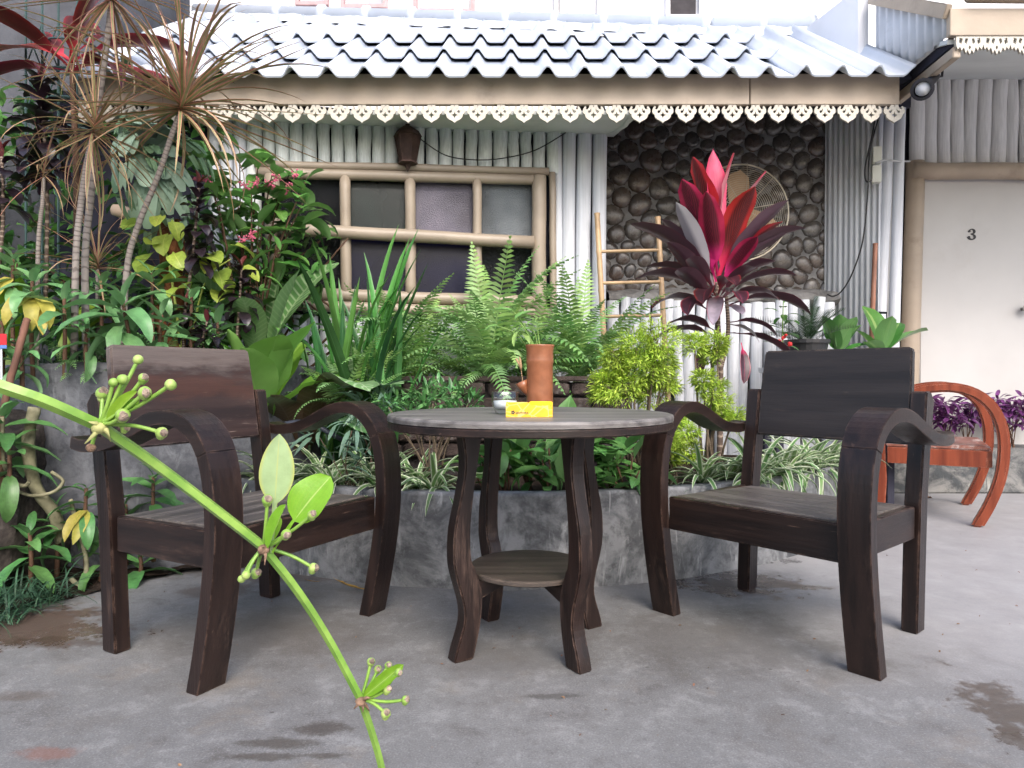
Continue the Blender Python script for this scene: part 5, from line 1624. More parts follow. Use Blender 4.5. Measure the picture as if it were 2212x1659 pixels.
# ------------------------------------------------------------------ spiderworts
wl = variants('spiderwort_leaf', L['wort'], 5, W=.30, p=.55, q=.75, bend=(.5, 1.8), fold=.3, nv=9, nu=2, wave=.035, bp=1.2)
wd = variants('dark_spiderwort_leaf', L['wortdark'], 5, W=.32, p=.55, q=.75, bend=(.5, 1.6), fold=.3, nv=9, nu=2, wave=.03, bp=1.2)
yl = variants('yellow_leaf', L['yel'], 2, W=.30, p=.55, q=.75, bend=(1.2, 2.0), fold=.3, nv=8, nu=2, wave=.05)
def spiderwort(label, top, d, n, s, base_z, dark=False, lean=(0, 0), yellow=0, p0=70, p1=-25):
    tp = P(*top, d)
    b0 = Vector((tp.x + lean[0], tp.y + lean[1], base_z))
    t = plant('spiderwort', label, b0, 'spiderwort', 'green spiderworts of the left bed')
    tl = tp - b0
    stem(t, [Vector((0, 0, 0)), tl * .5 + Vector((rnd(-.01, .01), 0, 0)), tl], .009, .006, T['brown'], 'stem')
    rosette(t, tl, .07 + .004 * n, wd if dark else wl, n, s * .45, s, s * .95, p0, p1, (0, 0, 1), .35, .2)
    for i in range(yellow): put(random.choice(yl), t, tl - Vector((0, 0, .08)), rnd(3.5, 5.9), R(rnd(-20, 10)), rnd(-.4, .4), s)
spiderwort('bright spiderwort rosette with yellowing leaves at the far left', (72, 600), 2.66, 13, .20, .74, yellow=4)
spiderwort('large drooping spiderwort rosette left of the chair back', (265, 645), 2.62, 15, .245, .74, lean=(.02, .05))
spiderwort('pale spiderwort at the left edge under the yellow leaves', (5, 690), 2.6, 11, .17, .74, yellow=2)
spiderwort('small spiderwort hanging over the rim of the bed wall', (48, 745), 2.56, 12, .14, .70)
spiderwort('spiderwort half hidden behind the dragon tree stems', (330, 590), 2.95, 11, .20, .74)
spiderwort('green spiderwort in front of the lime pothos', (415, 640), 2.9, 10, .18, .74)
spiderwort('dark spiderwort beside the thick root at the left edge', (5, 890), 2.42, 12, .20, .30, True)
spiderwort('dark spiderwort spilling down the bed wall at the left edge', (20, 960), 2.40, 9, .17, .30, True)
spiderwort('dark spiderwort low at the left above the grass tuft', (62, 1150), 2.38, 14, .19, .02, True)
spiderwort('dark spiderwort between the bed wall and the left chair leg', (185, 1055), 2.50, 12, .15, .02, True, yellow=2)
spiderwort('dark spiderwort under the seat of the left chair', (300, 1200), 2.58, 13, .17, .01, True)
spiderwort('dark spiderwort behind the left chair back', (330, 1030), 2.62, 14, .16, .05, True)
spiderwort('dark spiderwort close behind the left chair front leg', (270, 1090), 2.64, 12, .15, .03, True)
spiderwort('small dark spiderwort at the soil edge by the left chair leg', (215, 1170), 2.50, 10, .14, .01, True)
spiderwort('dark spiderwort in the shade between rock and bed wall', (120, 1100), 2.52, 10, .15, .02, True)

spiderwort('bright spiderwort between the first rosette and the dragon tree stems', (140, 640), 2.64, 13, .19, .74)
spiderwort('small bright spiderwort right above the bed wall rim', (190, 700), 2.60, 12, .15, .74)
spiderwort('spiderwort under the lime pothos left of the black cordyline', (350, 680), 2.72, 12, .19, .74)
spiderwort('pale spiderwort high behind the left rosettes', (30, 560), 2.85, 12, .19, .74, yellow=1)
spiderwort('spiderwort in the middle of the left bed behind the low ferns', (220, 610), 2.9, 13, .20, .74)
spiderwort('spiderwort beside the thin dark cordyline stem', (470, 690), 2.9, 12, .18, .72)
# roots hanging over the wall
for i, (pts, r, lab) in enumerate((
        ([(75, 880, 2.50), (60, 960, 2.48), (75, 1050, 2.48), (115, 1110, 2.50), (130, 1170, 2.52)], .020, 'thick pale root bending down beside the left bed wall'),
        ([(5, 900, 2.42), (5, 985, 2.42), (20, 1035, 2.42), (50, 1050, 2.42), (62, 1040, 2.42)], .007, 'thin green hooked root at the far left'),
        ([(10, 1045, 2.45), (60, 1070, 2.45), (110, 1065, 2.46), (135, 1040, 2.48), (110, 1020, 2.48)], .006, 'thin brown root looping before the left rock'),
        ([(150, 1080, 2.50), (170, 1150, 2.48), (185, 1220, 2.46), (172, 1265, 2.44), (150, 1250, 2.44)], .008, 'curled brown root beneath the small spiderwort'),
        ([(60, 690, 2.55), (40, 760, 2.5), (15, 850, 2.46), (0, 920, 2.44)], .012, 'rough reddish stem leaning at the far left rim'))):
    m = MB(); m.tube(spline([P(*p) for p in pts], 5), r, 8)
    for v in m.v: v += Vector(noise.noise_vector(v * 40)) * r * .25
    tag(m.build('root', T['root'] if i != 4 else plain('reddish_stem', (0.16, 0.075, 0.05), .8, .4), smooth=True), lab, 'root')

# ------------------------------------------------------------------ bird's nest ferns
nl = variants('nest_frond', L['nest'], 3, W=.26, p=.5, q=.35, bend=(.6, 1.9), fold=.25, nv=9, nu=2, wave=.03, bp=1.8)
for bp_, lab, ys in (((20, 600), "lime bird's nest fern with arching strap leaves at the left edge", (70, 95, 120, 60, 140, 20)), ((128, 600), "lime bird's nest fern between the dragon tree stems", (80, 110, 50, 135, 15, 160))):
    b0 = P(*bp_, 2.95); b0.z = .76
    t = plant('nest_fern', lab, b0, 'fern', "bird's nest ferns in the left bed")
    for i, yy in enumerate(ys): put(nl[i % 3], t, Vector((rnd(-.03, .03), rnd(-.03, .03), 0)), R(yy - 90 if i % 2 else yy), R(rnd(66, 82)), rnd(-.3, .3), rnd(.34, .46), 'frond')

# ------------------------------------------------------------------ fern fronds
def frond_geo(npin=26, Wd=.30, bend=1.2, tip=.7, droop=.25, pw=.36):
    V, F, U = [], [], []
    y = z = 0.0
    path = []
    for i in range(npin + 1):
        v = i / npin
        th = -bend * v ** 1.4
        if i: y += math.cos(th) / npin; z += math.sin(th) / npin
        path.append((Vector((0, y, z)), th))
    # rachis
    for i, (p, th) in enumerate(path):
        w = .006 * (1 - .8 * i / npin)
        V += [p + Vector((-w, 0, 0)), p + Vector((w, 0, 0))]; U += [(.4, 0), (.6, 0)]
    for i in range(npin): F.append((2 * i, 2 * i + 1, 2 * i + 3, 2 * i + 2))
    for i in range(3, npin + 1):
        v = i / npin
        p, th = path[i]
        ln = Wd * .5 * min(1, (v * 4.5) ** .8) * (1 - v ** 2.6 * .93)
        w = pw / npin
        fw = Vector((0, math.cos(th), math.sin(th)))
        nr = Vector((0, -math.sin(th), math.cos(th)))
        for s in (-1, 1):
            a = .22 + .25 * v + rnd(-.1, .1)
            dr = (Vector((s, 0, 0)) * math.cos(a) + fw * math.sin(a)).normalized()
            tw = rnd(-.35, .35)
            sd = (fw * math.cos(tw) + nr * math.sin(tw))
            n0 = len(V)
            V += [p - sd * w * .35, p + dr * ln * .45 - sd * w * .62 + nr * ln * .05, p + dr * ln - nr * ln * droop, p + dr * ln * .45 + sd * w * .62 + nr * ln * .05, p + sd * w * .35]
            U += [(.3, .2), (0, .5), (.5, 1), (1, .5), (.7, .2)]
            F.append((n0, n0 + 1, n0 + 3, n0 + 4)); F.append((n0 + 1, n0 + 2, n0 + 3))
    return V, F, U
FR = [mk('frond', *frond_geo(30, wdt, bd, pw=.62), True, L[mt]) for wdt, bd, mt in ((.26, .5, 'fern'), (.25, 1.0, 'fern'), (.24, 1.5, 'fern'), (.26, .8, 'fernb'), (.25, 1.3, 'fernb'), (.22, 2.0, 'fern'), (.28, .3, 'fernb'))]
FW_ = [mk('frond', *frond_geo(22, wdt, bd, pw=.5), True, L['fern']) for wdt, bd in ((.34, .8), (.32, 1.3), (.36, 1.7))]
def fern(label, base, d, n, Ls, z, group='ferns of the brick planter', meshes=None, spread=(25, 85), yaws=None):
    b0 = P(*base, d); b0.z = z
    t = plant('fern', label, b0, 'fern', group)
    for i in range(n):
        yaw = (i * GA if yaws is None else R(rnd(*yaws))) + rnd(-.3, .3)
        pit = rnd(*spread)
        put(random.choice(meshes or FR), t, Vector((rnd(-.04, .04), rnd(-.03, .03), 0)), yaw, R(pit), rnd(-.35, .35), Ls * rnd(.7, 1.1) * (.72 + .3 * pit / 90), 'frond')
    return t
fern('largest sword fern, its fronds fanning up before the window', (1050, 800), 3.52, 46, .80, .72, spread=(28, 86))
fern('sword fern right of the vase, spreading before the white poles', (1255, 795), 3.55, 32, .70, .72, spread=(30, 85))
fern('sword fern beside the pandan blades, fronds arching left', (865, 800), 3.50, 30, .70, .72, spread=(20, 80))
fern('low fern at the left end of the brick planter', (800, 860), 3.30, 20, .58, .55)
fern('small fern between the two large sword ferns', (1150, 800), 3.50, 20, .50, .72)
fern('low fern hanging in front of the pandan blades', (760, 800), 3.05, 14, .50, .55)
fern('small fern left of the bed wall rim', (165, 760), 2.72, 12, .24, .74, 'small ferns of the left bed', FW_, (10, 70))
fern('small fern under the drooping spiderwort', (290, 760), 2.74, 12, .26, .74, 'small ferns of the left bed', FW_, (10, 70))
fern('bright small fern with fronds reaching right behind the spiderwort', (330, 700), 2.78, 9, .30, .76, 'small ferns of the left bed', FW_, (20, 60))
fern('small fern at the rim below the large drooping spiderwort', (230, 790), 2.68, 12, .24, .76, 'small ferns of the left bed', FW_, (10, 60))
fern('small fern between the dark cordylines', (370, 740), 2.8, 12, .30, .76, 'small ferns of the left bed', FW_, (20, 70))
fern('small fern in the shade above the left chair back', (420, 780), 2.75, 8, .2, .74, 'small ferns of the left bed', FW_, (5, 50))
# dark leafy fill of the left bed: two background shrubs
geo = leaf_geo(.42, .75, .8, .7, .3, 0, 4, 1)
for lab, c, e, n, sz in (('dense dark green shrub filling the bed behind the dragon trees', (170, 440, 3.75), (.85, .22, .62), 800, .13),
                         ('dense dark green shrub low behind the left spiderworts', (250, 640, 3.35), (.85, .25, .26), 560, .10),
                         ('leafy green shrub under the flowering shrub left of the window', (560, 600, 3.5), (.34, .12, .34), 300, .12)):
    b0 = P(*c)
    base = Vector((b0.x, b0.y, .70))
    t = plant('background_shrub', lab, base, 'shrub')
    inst = []
    for i in range(n):
        o = Vector((rnd(-1, 1), rnd(-1, 1), rnd(-1, 1)))
        inst.append(lmat(Vector((o.x * e[0], o.y * e[1], o.z * e[2] + b0.z - .70)), rnd(0, 6.28), R(rnd(-50, 50)), rnd(-.5, .5), sz * rnd(.6, 1.2)))
    f = ob('foliage', scatter_mesh('foliage', L['dark'], inst, geo), t); f['kind'] = 'stuff'
    for i in range(6): stem(t, [Vector((rnd(-.4, .4), 0, 0)), Vector((rnd(-.5, .5), 0, (b0.z - .7) * .6)), Vector((rnd(-.6, .6), rnd(-.1, .1), b0.z - .7 + e[2] * .6))], .008, .004, T['brown'], 'branch', 6)

# ------------------------------------------------------------------ large-leaved plants left of the window
bl = variants('big_leaf', L['big'], 3, W=.42, p=.65, q=.7, bend=(.2, .9), fold=.3, nv=18, nu=3, pet=.25, wave=.03)
b0 = P(560, 860, 2.95); b0.z = .5
t = plant('philodendron', 'plant with very large bright green leaves behind the left chair', b0, 'plant')
for yaw, pit, ro, s in ((285, 78, .3, .52), (250, 80, -.4, .46), (320, 72, .5, .56), (200, 80, -.6, .44), (270, 60, .2, .5), (340, 55, .4, .46), (60, 80, .2, .5)):
    put(random.choice(bl), t, Vector((rnd(-.05, .05), rnd(-.04, .04), 0)), R(yaw), R(pit), ro, s)
sl_ = variants('silver_leaf', L['strip'], 4, W=.36, p=.6, q=.7, bend=(.8, 1.7), fold=.15, nv=18, nu=3, pet=.36, wave=.05)
b0 = P(650, 900, 3.1); b0.z = .40
t = plant('calathea', 'calathea with silver-striped leaves and brown undersides by the pandan', b0, 'plant')
for yaw, pit, ro, s in ((5, 70, .2, .66), (-20, 62, .1, .62), (190, 74, -.3, .66), (300, 66, .3, .50), (330, 72, -.4, .70), (-35, 50, .1, .55), (260, 60, .2, .44), (20, 82, .5, .74)):
    put(random.choice(sl_), t, Vector((rnd(-.04, .04), rnd(-.04, .04), 0)), R(yaw), R(pit), ro, s)
sg = variants('striped_leaf', L['stripg'], 3, W=.30, p=.7, q=.7, bend=(.15, .8), fold=.3, nv=10, nu=2, pet=.3, wave=.02)
b0 = P(560, 760, 3.2); b0.z = .72
t = plant('striped_plant', 'tall plant with upright white-striped leaves left of the window', b0, 'plant')
for yaw, pit, ro, s in ((20, 76, .6, .74), (70, 82, -.4, .62), (200, 80, .3, .62), (330, 70, .5, .55), (270, 70, .2, .5), (120, 78, .2, .55)):
    put(random.choice(sg), t, Vector((rnd(-.04, .04), rnd(-.04, .04), 0)), R(yaw), R(pit), ro, s)
b0 = P(1345, 800, 3.5); b0.z = .70
t = plant('striped_plant', 'striped-leaf plant at the foot of the bamboo ladder', b0, 'plant')
for yaw, pit, ro, s in ((40, 55, .5, .36), (20, 40, .3, .34), (150, 50, .2, .30), (280, 45, .2, .30), (-30, 35, .4, .28)):
    put(random.choice(sg), t, Vector((rnd(-.03, .03), rnd(-.03, .03), 0)), R(yaw), R(pit), ro, s)

# ------------------------------------------------------------------ pandan
pn = variants('pandan_blade', L['pandan'], 4, W=.060, p=.14, q=.55, bend=(.05, .7), fold=.55, nv=10, nu=1, bp=2.0)
pd = variants('dark_pandan_blade', L['pandand'], 3, W=.060, p=.14, q=.55, bend=(.05, .6), fold=.55, nv=10, nu=1, bp=2.0)
b0 = P(765, 940, 3.15); b0.z = .30
t = plant('pandan', 'clump of long upright sword-shaped green pandan blades before the window', b0, 'pandan')
for i in range(44):
    yaw = rnd(0, 6.28); k = rnd(0, 1)
    me = random.choice(pn if rnd(0, 1) > .45 else pd)
    put(me, t, Vector((rnd(-.16, .16), rnd(-.07, .07), rnd(0, .1))), yaw, R(rnd(66, 88)), rnd(-1.2, 1.2), rnd(.70, 1.0) if k > .3 else rnd(.5, .7))
for px, py in ((862, 484), (818, 476), (712, 520), (845, 505)):
    a = Vector((P(px, py, 3.12).x - b0.x, 0, P(px, py, 3.12).z - .35))
    put(pn[1], t, Vector((a.x * .15, 0, .05)), R(0) if a.x > 0 else R(180), math.atan2(a.z, abs(a.x) * .85), .9, a.length * 1.02)

# ------------------------------------------------------------------ spider plants along the kerb
spm = variants('spider_blade', L['spider'], 6, W=.105, p=.25, q=.6, bend=(.9, 2.4), fold=.4, nv=8, nu=1, bp=1.2)
order = ['first', 'second', 'third', 'fourth', 'fifth', 'sixth', 'seventh', 'eighth', 'ninth', 'tenth', 'eleventh', 'twelfth']
def spiders(spots, where, group, n, s):
    for i, (x, y) in enumerate(spots):
        t = plant('spider_plant', '%s variegated spider plant from the left, %s' % (order[i], where), Vector((x + (.02 if x > 0 else -.01), y - .035, .31)), 'spider plant', group)
        for k in range(n):
            put(random.choice(spm), t, Vector((rnd(-.015, .015), rnd(-.015, .015), 0)), k * GA + rnd(-.3, .3), R(rnd(35, 85)), rnd(-.3, .3), s * rnd(.7, 1.15))
spiders([(-1.00, 2.86), (-.88, 2.78), (-.76, 2.83), (-.68, 2.70), (-.56, 2.78), (-.48, 2.66), (-.36, 2.72), (-.28, 2.62)], 'in the kerb planter behind the left chair', 'spider plants behind the left chair', 30, .23)
spiders([(.74, 2.78), (.86, 2.84), (.95, 2.80), (1.02, 2.95), (1.12, 2.94), (1.20, 3.06), (1.30, 3.10), (1.36, 3.24), (1.47, 3.30), (1.52, 3.45)], 'along the kerb behind the right chair', 'spider plants behind the right chair', 34, .26)

# ------------------------------------------------------------------ small-leaved shrub behind the table
def tuft_shrub(label, base, z0, tips, mat, geo, nl_, s, spread, stemr=.005, name='shrub', sub=3, group=None, stemmat='twig', pit=(-20, 80)):
    t = plant(name, label, Vector((base[0], base[1], z0)), 'shrub', group)
    b0 = Vector((base[0], base[1], z0))
    inst = []
    for q in tips:
        q = Vector(q) - b0
        stem(t, [Vector((rnd(-.03, .03), rnd(-.03, .03), -.01)), Vector((q.x * .4 + rnd(-.02, .02), q.y * .5, q.z * .5)), q], stemr, stemr * .45, T[stemmat], 'branch', 6, 4)
        for k in range(nl_):
            o = Vector((rnd(-1, 1), rnd(-1, 1), rnd(-1, .9)))
            if o.length > 1: o.normalize(); o *= rnd(.6, 1)
            pos = q + Vector((o.x * spread[0], o.y * spread[1], o.z * spread[2]))
            yaw = math.atan2(o.y, o.x) + rnd(-.9, .9)
            inst.append(lmat(pos, yaw, R(rnd(*pit)), rnd(-.6, .6), s * rnd(.6, 1.2)))
    f = ob('foliage', scatter_mesh('foliage', mat, inst, geo), t); f['kind'] = 'stuff'
    return t
g_small = leaf_geo(.30, .8, .9, .4, .35, 0, 4, 1)
tips = [P(px + rnd(-8, 8), py + rnd(-8, 8), 2.75 + rnd(-.1, .12)) for px, py in ((845, 880), (875, 860), (905, 845), (935, 840), (965, 845), (990, 862), (1015, 872), (900, 885), (940, 880), (975, 890), (860, 905), (1000, 905), (920, 905))]
tuft_shrub('small-leaved glossy green bush behind the left of the table', ((940 - 1106) / FPX * 2.75, 2.75), .29, tips, L['small'], g_small, 44, .050, (.06, .06, .05), .005)
tips = [P(px, py, 2.95 + rnd(-.08, .08)) for px, py in ((820, 860), (790, 880), (845, 880), (770, 905))]
tuft_shrub('pale narrow-leaved young bush beside the pandan foot', ((810 - 1106) / FPX * 2.95, 2.95), .29, tips, L['bamb'], leaf_geo(.12, .5, .9, .8, .3, 0, 5, 1), 12, .15, (.03, .03, .05), .004)
tips = [P(px, py, 2.62 + rnd(-.05, .05)) for px, py in ((690, 945), (760, 930), (800, 965), (735, 985), (780, 1000))]
tuft_shrub('grey-green narrow-leaved plant among the spider plants', ((745 - 1106) / FPX * 2.62, 2.66), .29, tips, L['bamb'], leaf_geo(.14, .5, .9, .8, .3, 0, 5, 1), 10, .13, (.04, .03, .05), .003)

# ------------------------------------------------------------------ lime aralias
g_ar = leaf_geo(.22, .8, .9, .7, .3, 0, 2, 1)
def aralia(label, basepx, d, puffs):
    x = (basepx - 1106) / FPX * d
    b0 = Vector((x, d, .29))
    t = plant('lime_aralia', label, b0, 'shrub', 'lime aralia bushes')
    inst = []
    for (px, py, rp) in puffs:
        q = P(px, py, d + rnd(-.08, .08)) - b0
        rr = rp * 1.12 / FPX * d
        stem(t, [Vector((rnd(-.05, .05), rnd(-.03, .03), -.01)), Vector((q.x * .5 + rnd(-.02, .02), q.y * .5, q.z * .55)), q], .007, .003, T['twig'], 'branch', 6, 4)
        for k in range(int(480 + 800 * (rp / 40) ** 2)):
            o = Vector((rnd(-1, 1), rnd(-1, 1), rnd(-1, 1)))
            if o.length > 1: o.normalize()
            o *= (.6 + .4 * rnd(0, 1))
            cl = Vector(noise.noise_vector((q + o * rr) * 14)) * rr * .55
            pos = q + Vector((o.x * rr, o.y * rr * .8, o.z * rr * .85)) + cl
            inst.append(lmat(pos, math.atan2(o.y, o.x) + rnd(-.6, .6), R(40 * o.z + rnd(-10, 60)), rnd(-.8, .8), rnd(.014, .036)))
    f = ob('foliage', scatter_mesh('foliage', L['aral'], inst, g_ar), t); f['kind'] = 'stuff'
aralia('large lime-green aralia bush right of the vase', 1385, 2.92, [(1420, 735, 40), (1375, 752, 38), (1330, 775, 32), (1395, 795, 45), (1310, 830, 32), (1435, 780, 30), (1350, 835, 42), (1405, 845, 40), (1440, 830, 28), (1295, 855, 22), (1325, 800, 26)])
aralia('small lime aralia with tufts on bare stems left of the right chair', 1530, 2.95, [(1500, 742, 24), (1548, 745, 27), (1540, 850, 28), (1555, 890, 34), (1520, 820, 20), (1585, 905, 24), (1535, 770, 16)])
aralia('low lime aralia between table and right chair arm', 1440, 2.80, [(1445, 900, 30), (1475, 935, 28), (1440, 960, 32), (1420, 930, 26), (1485, 975, 22), (1450, 985, 22)])

# ------------------------------------------------------------------ broad green plants under the table
gl_ = variants('broad_leaf', L['gal'], 5, W=.36, p=.6, q=.75, bend=(.4, 1.5), fold=.25, nv=8, nu=2, pet=.16, wave=.02)
spots = [(1090, 2.66), (1140, 2.72), (1190, 2.62), (1235, 2.72), (1270, 2.62), (1320, 2.70), (1355, 2.60), (1050, 2.72)]
for i, (px, d) in enumerate(spots):
    x = (px - 1106) / FPX * d
    t = plant('broad_leaf_plant', '%s broad-leaved green plant from the left, behind the table legs' % order[i], Vector((x, d, .29)), 'plant', 'broad-leaved plants behind the table')
    for k in range(4):
        q = Vector((rnd(-.07, .07), rnd(-.05, .05), rnd(.09, .22)))
        stem(t, [Vector((rnd(-.02, .02), rnd(-.02, .02), 0)), q * .6, q], .0045, .003, T['brown'], 'stem', 6, 3)
        for j in range(5):
            put(random.choice(gl_), t, q - Vector((0, 0, .02 * j)), j * GA + rnd(-.4, .4) + k, R(rnd(-5, 60)), rnd(-.4, .4), rnd(.11, .19))
for px, py, s, nm in ((1160, 1005, .26, 'left'), (1215, 860, .2, 'right')):
    pass
# upright blades behind the vase
b0 = P(1200, 1000, 2.62); b0.z = .30
t = plant('upright_leaf_plant', 'plant with three upright pointed leaves rising behind the vase', b0, 'plant')
for px, s, yy, mt in ((1205, .36, 60, 0), (1120, .34, 120, 1), (1245, .30, 10, 2), (1212, .28, -60, 1)):
    put(gl_[mt], t, Vector(((px - 1200) / FPX * 2.6, rnd(-.03, .03), 0.02)), R(yy), R(83), rnd(-.8, .8), s * 1.05)

# ------------------------------------------------------------------ crimson cordyline
D0 = 3.42
b0 = P(1555, 900, D0); b0.z = .30
t = plant('crimson_cordyline', 'tall cordyline with crimson top leaves and dark purple lower leaves', b0, 'cordyline')
C = lambda px, py, d=D0: P(px, py, d) - b0
stem(t, [Vector((0, 0, 0)), C(1556, 800), C(1550, 700), C(1548, 610)], .016, .012, T['ringdark'], 'trunk')
stem(t, [C(1556, 800), C(1572, 720), C(1568, 640)], .012, .009, T['ringdark'], 'trunk')
def vs(key, mat, n=3, **k):
    kw = dict(W=.29, p=.62, q=.62, fold=.28, nv=11, nu=3, pet=.20, wave=.025)
    kw.update(k)
    return variants(key, L[mat], n, **kw)
k_red = vs('crimson_leaf', 'tired', bend=(.1, .6), W=.30, wave=.05)
k_pink = vs('pink_leaf', 'tipink', bend=(.05, .5), W=.24, wave=.05)
k_dark = vs('purple_leaf', 'tigreen', 4, bend=(.3, 1.3), W=.27)
k_grey = vs('silver_leaf_b', 'tigrey', 2, bend=(.3, .8), W=.22)
def toward(me, frm, to, roll, bendk=1.0):
    """leaf from one photo point to another: yaw/pitch from the end points"""
    a, e = C(*frm), C(*to)
    v = e - a
    yaw = math.atan2(v.y, v.x)
    pit = math.atan2(v.z, math.hypot(v.x, v.y))
    put(me, t, a, yaw, pit + .12 * bendk, roll, v.length * 1.03)
ctr = (1545, 610, 3.42)
for me, to, ro in ((k_pink[0], (1522, 340, 3.48), .1), (k_pink[1], (1573, 345, 3.45), -.5), (k_red[0], (1475, 355, 3.42), .3), (k_pink[2], (1617, 370, 3.46), -.3),
                   (k_red[1], (1470, 395, 3.32), .35), (k_red[0], (1520, 425, 3.22), .05), (k_red[2], (1618, 400, 3.26), -.35), (k_dark[0], (1694, 440, 3.36), -.5),
                   (k_dark[1], (1712, 468, 3.40), -.3), (k_grey[0], (1455, 445, 3.36), .5), (k_dark[1], (1380, 460, 3.40), .3), (k_dark[1], (1672, 500, 3.46), -.9), (k_red[2], (1640, 510, 3.30), -.9)):
    toward(me, (ctr[0] + rnd(-8, 8), ctr[1] + rnd(-15, 15), ctr[2]), to, ro)
for me, to, ro, fr in ((k_dark[2], (1365, 590, 3.36), .3, (1540, 640)), (k_dark[1], (1420, 540, 3.34), .5, (1538, 650)), (k_dark[2], (1714, 585, 3.40), -.3, (1560, 640)), (k_dark[3], (1750, 640, 3.42), -.3, (1565, 665)),
                       (k_dark[1], (1470, 570, 3.20), .4, (1540, 625)), (k_dark[3], (1590, 575, 3.10), 0, (1550, 640)), (k_dark[2], (1645, 570, 3.22), -.4, (1556, 640)), (k_dark[3], (1395, 625, 3.30), .2, (1540, 680)),
                       (k_dark[2], (1430, 690, 3.30), .3, (1550, 720)), (k_dark[3], (1370, 715, 3.34), .2, (1555, 730)), (k_grey[1], (1540, 700, 3.12), 0, (1552, 640)), (k_grey[0], (1600, 710, 3.14), 0, (1562, 660)),
                       (k_dark[3], (1690, 705, 3.36), -.3, (1565, 700)), (k_dark[2], (1720, 770, 3.40), -.2, (1570, 720)), (k_grey[1], (1650, 745, 3.28), -.6, (1570, 700)), (k_dark[3], (1490, 790, 3.25), .2, (1552, 740)), (k_dark[1], (1610, 830, 3.36), -.2, (1600, 740)),
                       (k_dark[2], (1400, 570, 3.52), .4, (1540, 630)), (k_dark[1], (1440, 600, 3.22), .5, (1542, 650)), (k_dark[2], (1680, 560, 3.30), -.5, (1560, 630)), (k_dark[3], (1700, 620, 3.24), -.4, (1560, 655)), (k_dark[2], (1500, 640, 3.08), .2, (1545, 640)), (k_dark[3], (1450, 640, 3.14), .3, (1545, 660)), (k_dark[2], (1620, 640, 3.08), -.2, (1560, 645)), (k_red[1], (1700, 520, 3.5), -.6, (1555, 620)), (k_dark[0], (1400, 510, 3.5), .5, (1540, 620))):
    toward(me, (fr[0], fr[1], 3.42), to, ro, 3.0)

# ------------------------------------------------------------------ pots at the right
def pot(label, px, d, zb, r, h, mat, group):
    m = MB(); m.lathe([(0.0, 0), (r * .78, 0), (r * .96, h * .86), (r * 1.06, h * .87), (r * 1.06, h), (r * .95, h), (r * .9, h * .85), (0, h * .85)], 22)
    o = ob('plant_pot', m.mesh('plant_pot', mat, False), None, ((px - 1106) / FPX * d, d, zb))
    return tag(o, label, 'pot', group)
PB = plain('black_pot_plastic', (0.02, 0.02, 0.022), 0.45, 0.1)
PG = plain('grey_pot_plastic', (0.28, 0.28, 0.28), 0.6, 0.1)
pot('wide black pot holding the cycad', 1742, 3.82, .80, .115, .15, PB, 'pots on the white stand')
pot('grey pot under the left rubbery-leaved plant', 1812, 3.84, .80, .06, .08, PG, 'pots on the white stand')
pot('grey pot under the right rubbery-leaved plant', 1905, 3.86, .80, .06, .08, PG, 'pots on the white stand')
def pin_geo():
    V, F, U = [], [], []
    n = 34
    y = z = 0
    for i in range(n + 1):
        v = i / n; th = -.55 * v ** 1.3
        if i: y += math.cos(th) / n; z += math.sin(th) / n
        p = Vector((0, y, z))
        if i < 5: 
            V += [p + Vector((-.008, 0, 0)), p + Vector((.008, 0, 0)), p + Vector((0, 1 / n, 0))]; U += [(0, 0), (1, 0), (.5, 1)]; F.append((len(V) - 3, len(V) - 2, len(V) - 1)); continue
        ln = .22 * min(1, v * 3) * (1 - v ** 3 * .75)
        for s in (-1, 1):
            b = len(V)
            V += [p, p + Vector((s * ln, ln * .75, ln * .28)), p + Vector((0, .018, 0))]; U += [(0, 0), (.5, 1), (1, 0)]
            F.append((b, b + 1, b + 2))
    return V, F, U
cy = mk('cycad_frond', *pin_geo(), True, L['cyc'])
t = plant('cycad', 'dark spiky cycad in the black pot behind the right chair', Vector(((1742 - 1106) / FPX * 3.82, 3.82, .92)), 'cycad')
for i in range(20): put(cy, t, Vector((0, 0, 0)), i * GA, R(rnd(20, 75)), rnd(-.2, .2), rnd(.24, .34), 'frond')
dl = variants('rubbery_leaf', L['dieff'], 3, W=.52, p=.6, q=.6, bend=(.1, .6), fold=.3, nv=8, nu=2, pet=.12)
for px, d, lab, ll in ((1812, 3.84, 'plant with broad upright rubbery leaves beside the cycad', ((200, 65, .25), (250, 75, .24), (300, 72, .24), (20, 66, .24), (100, 75, .24), (340, 40, .16))),
                       (1905, 3.86, 'plant with rubbery leaves and long side leaf by the door', ((100, 82, .33), (270, 75, .24), (10, 45, .32), (20, 66, .26), (190, 45, .22), (215, 40, .2)))):
    t = plant('rubbery_plant', lab, Vector(((px - 1106) / FPX * d, d, .86)), 'plant', 'rubbery-leaved plants on the stand')
    for yw, pt, s in ll: put(random.choice(dl), t, Vector((0, 0, 0)), R(yw), R(pt), rnd(-.4, .4), s)
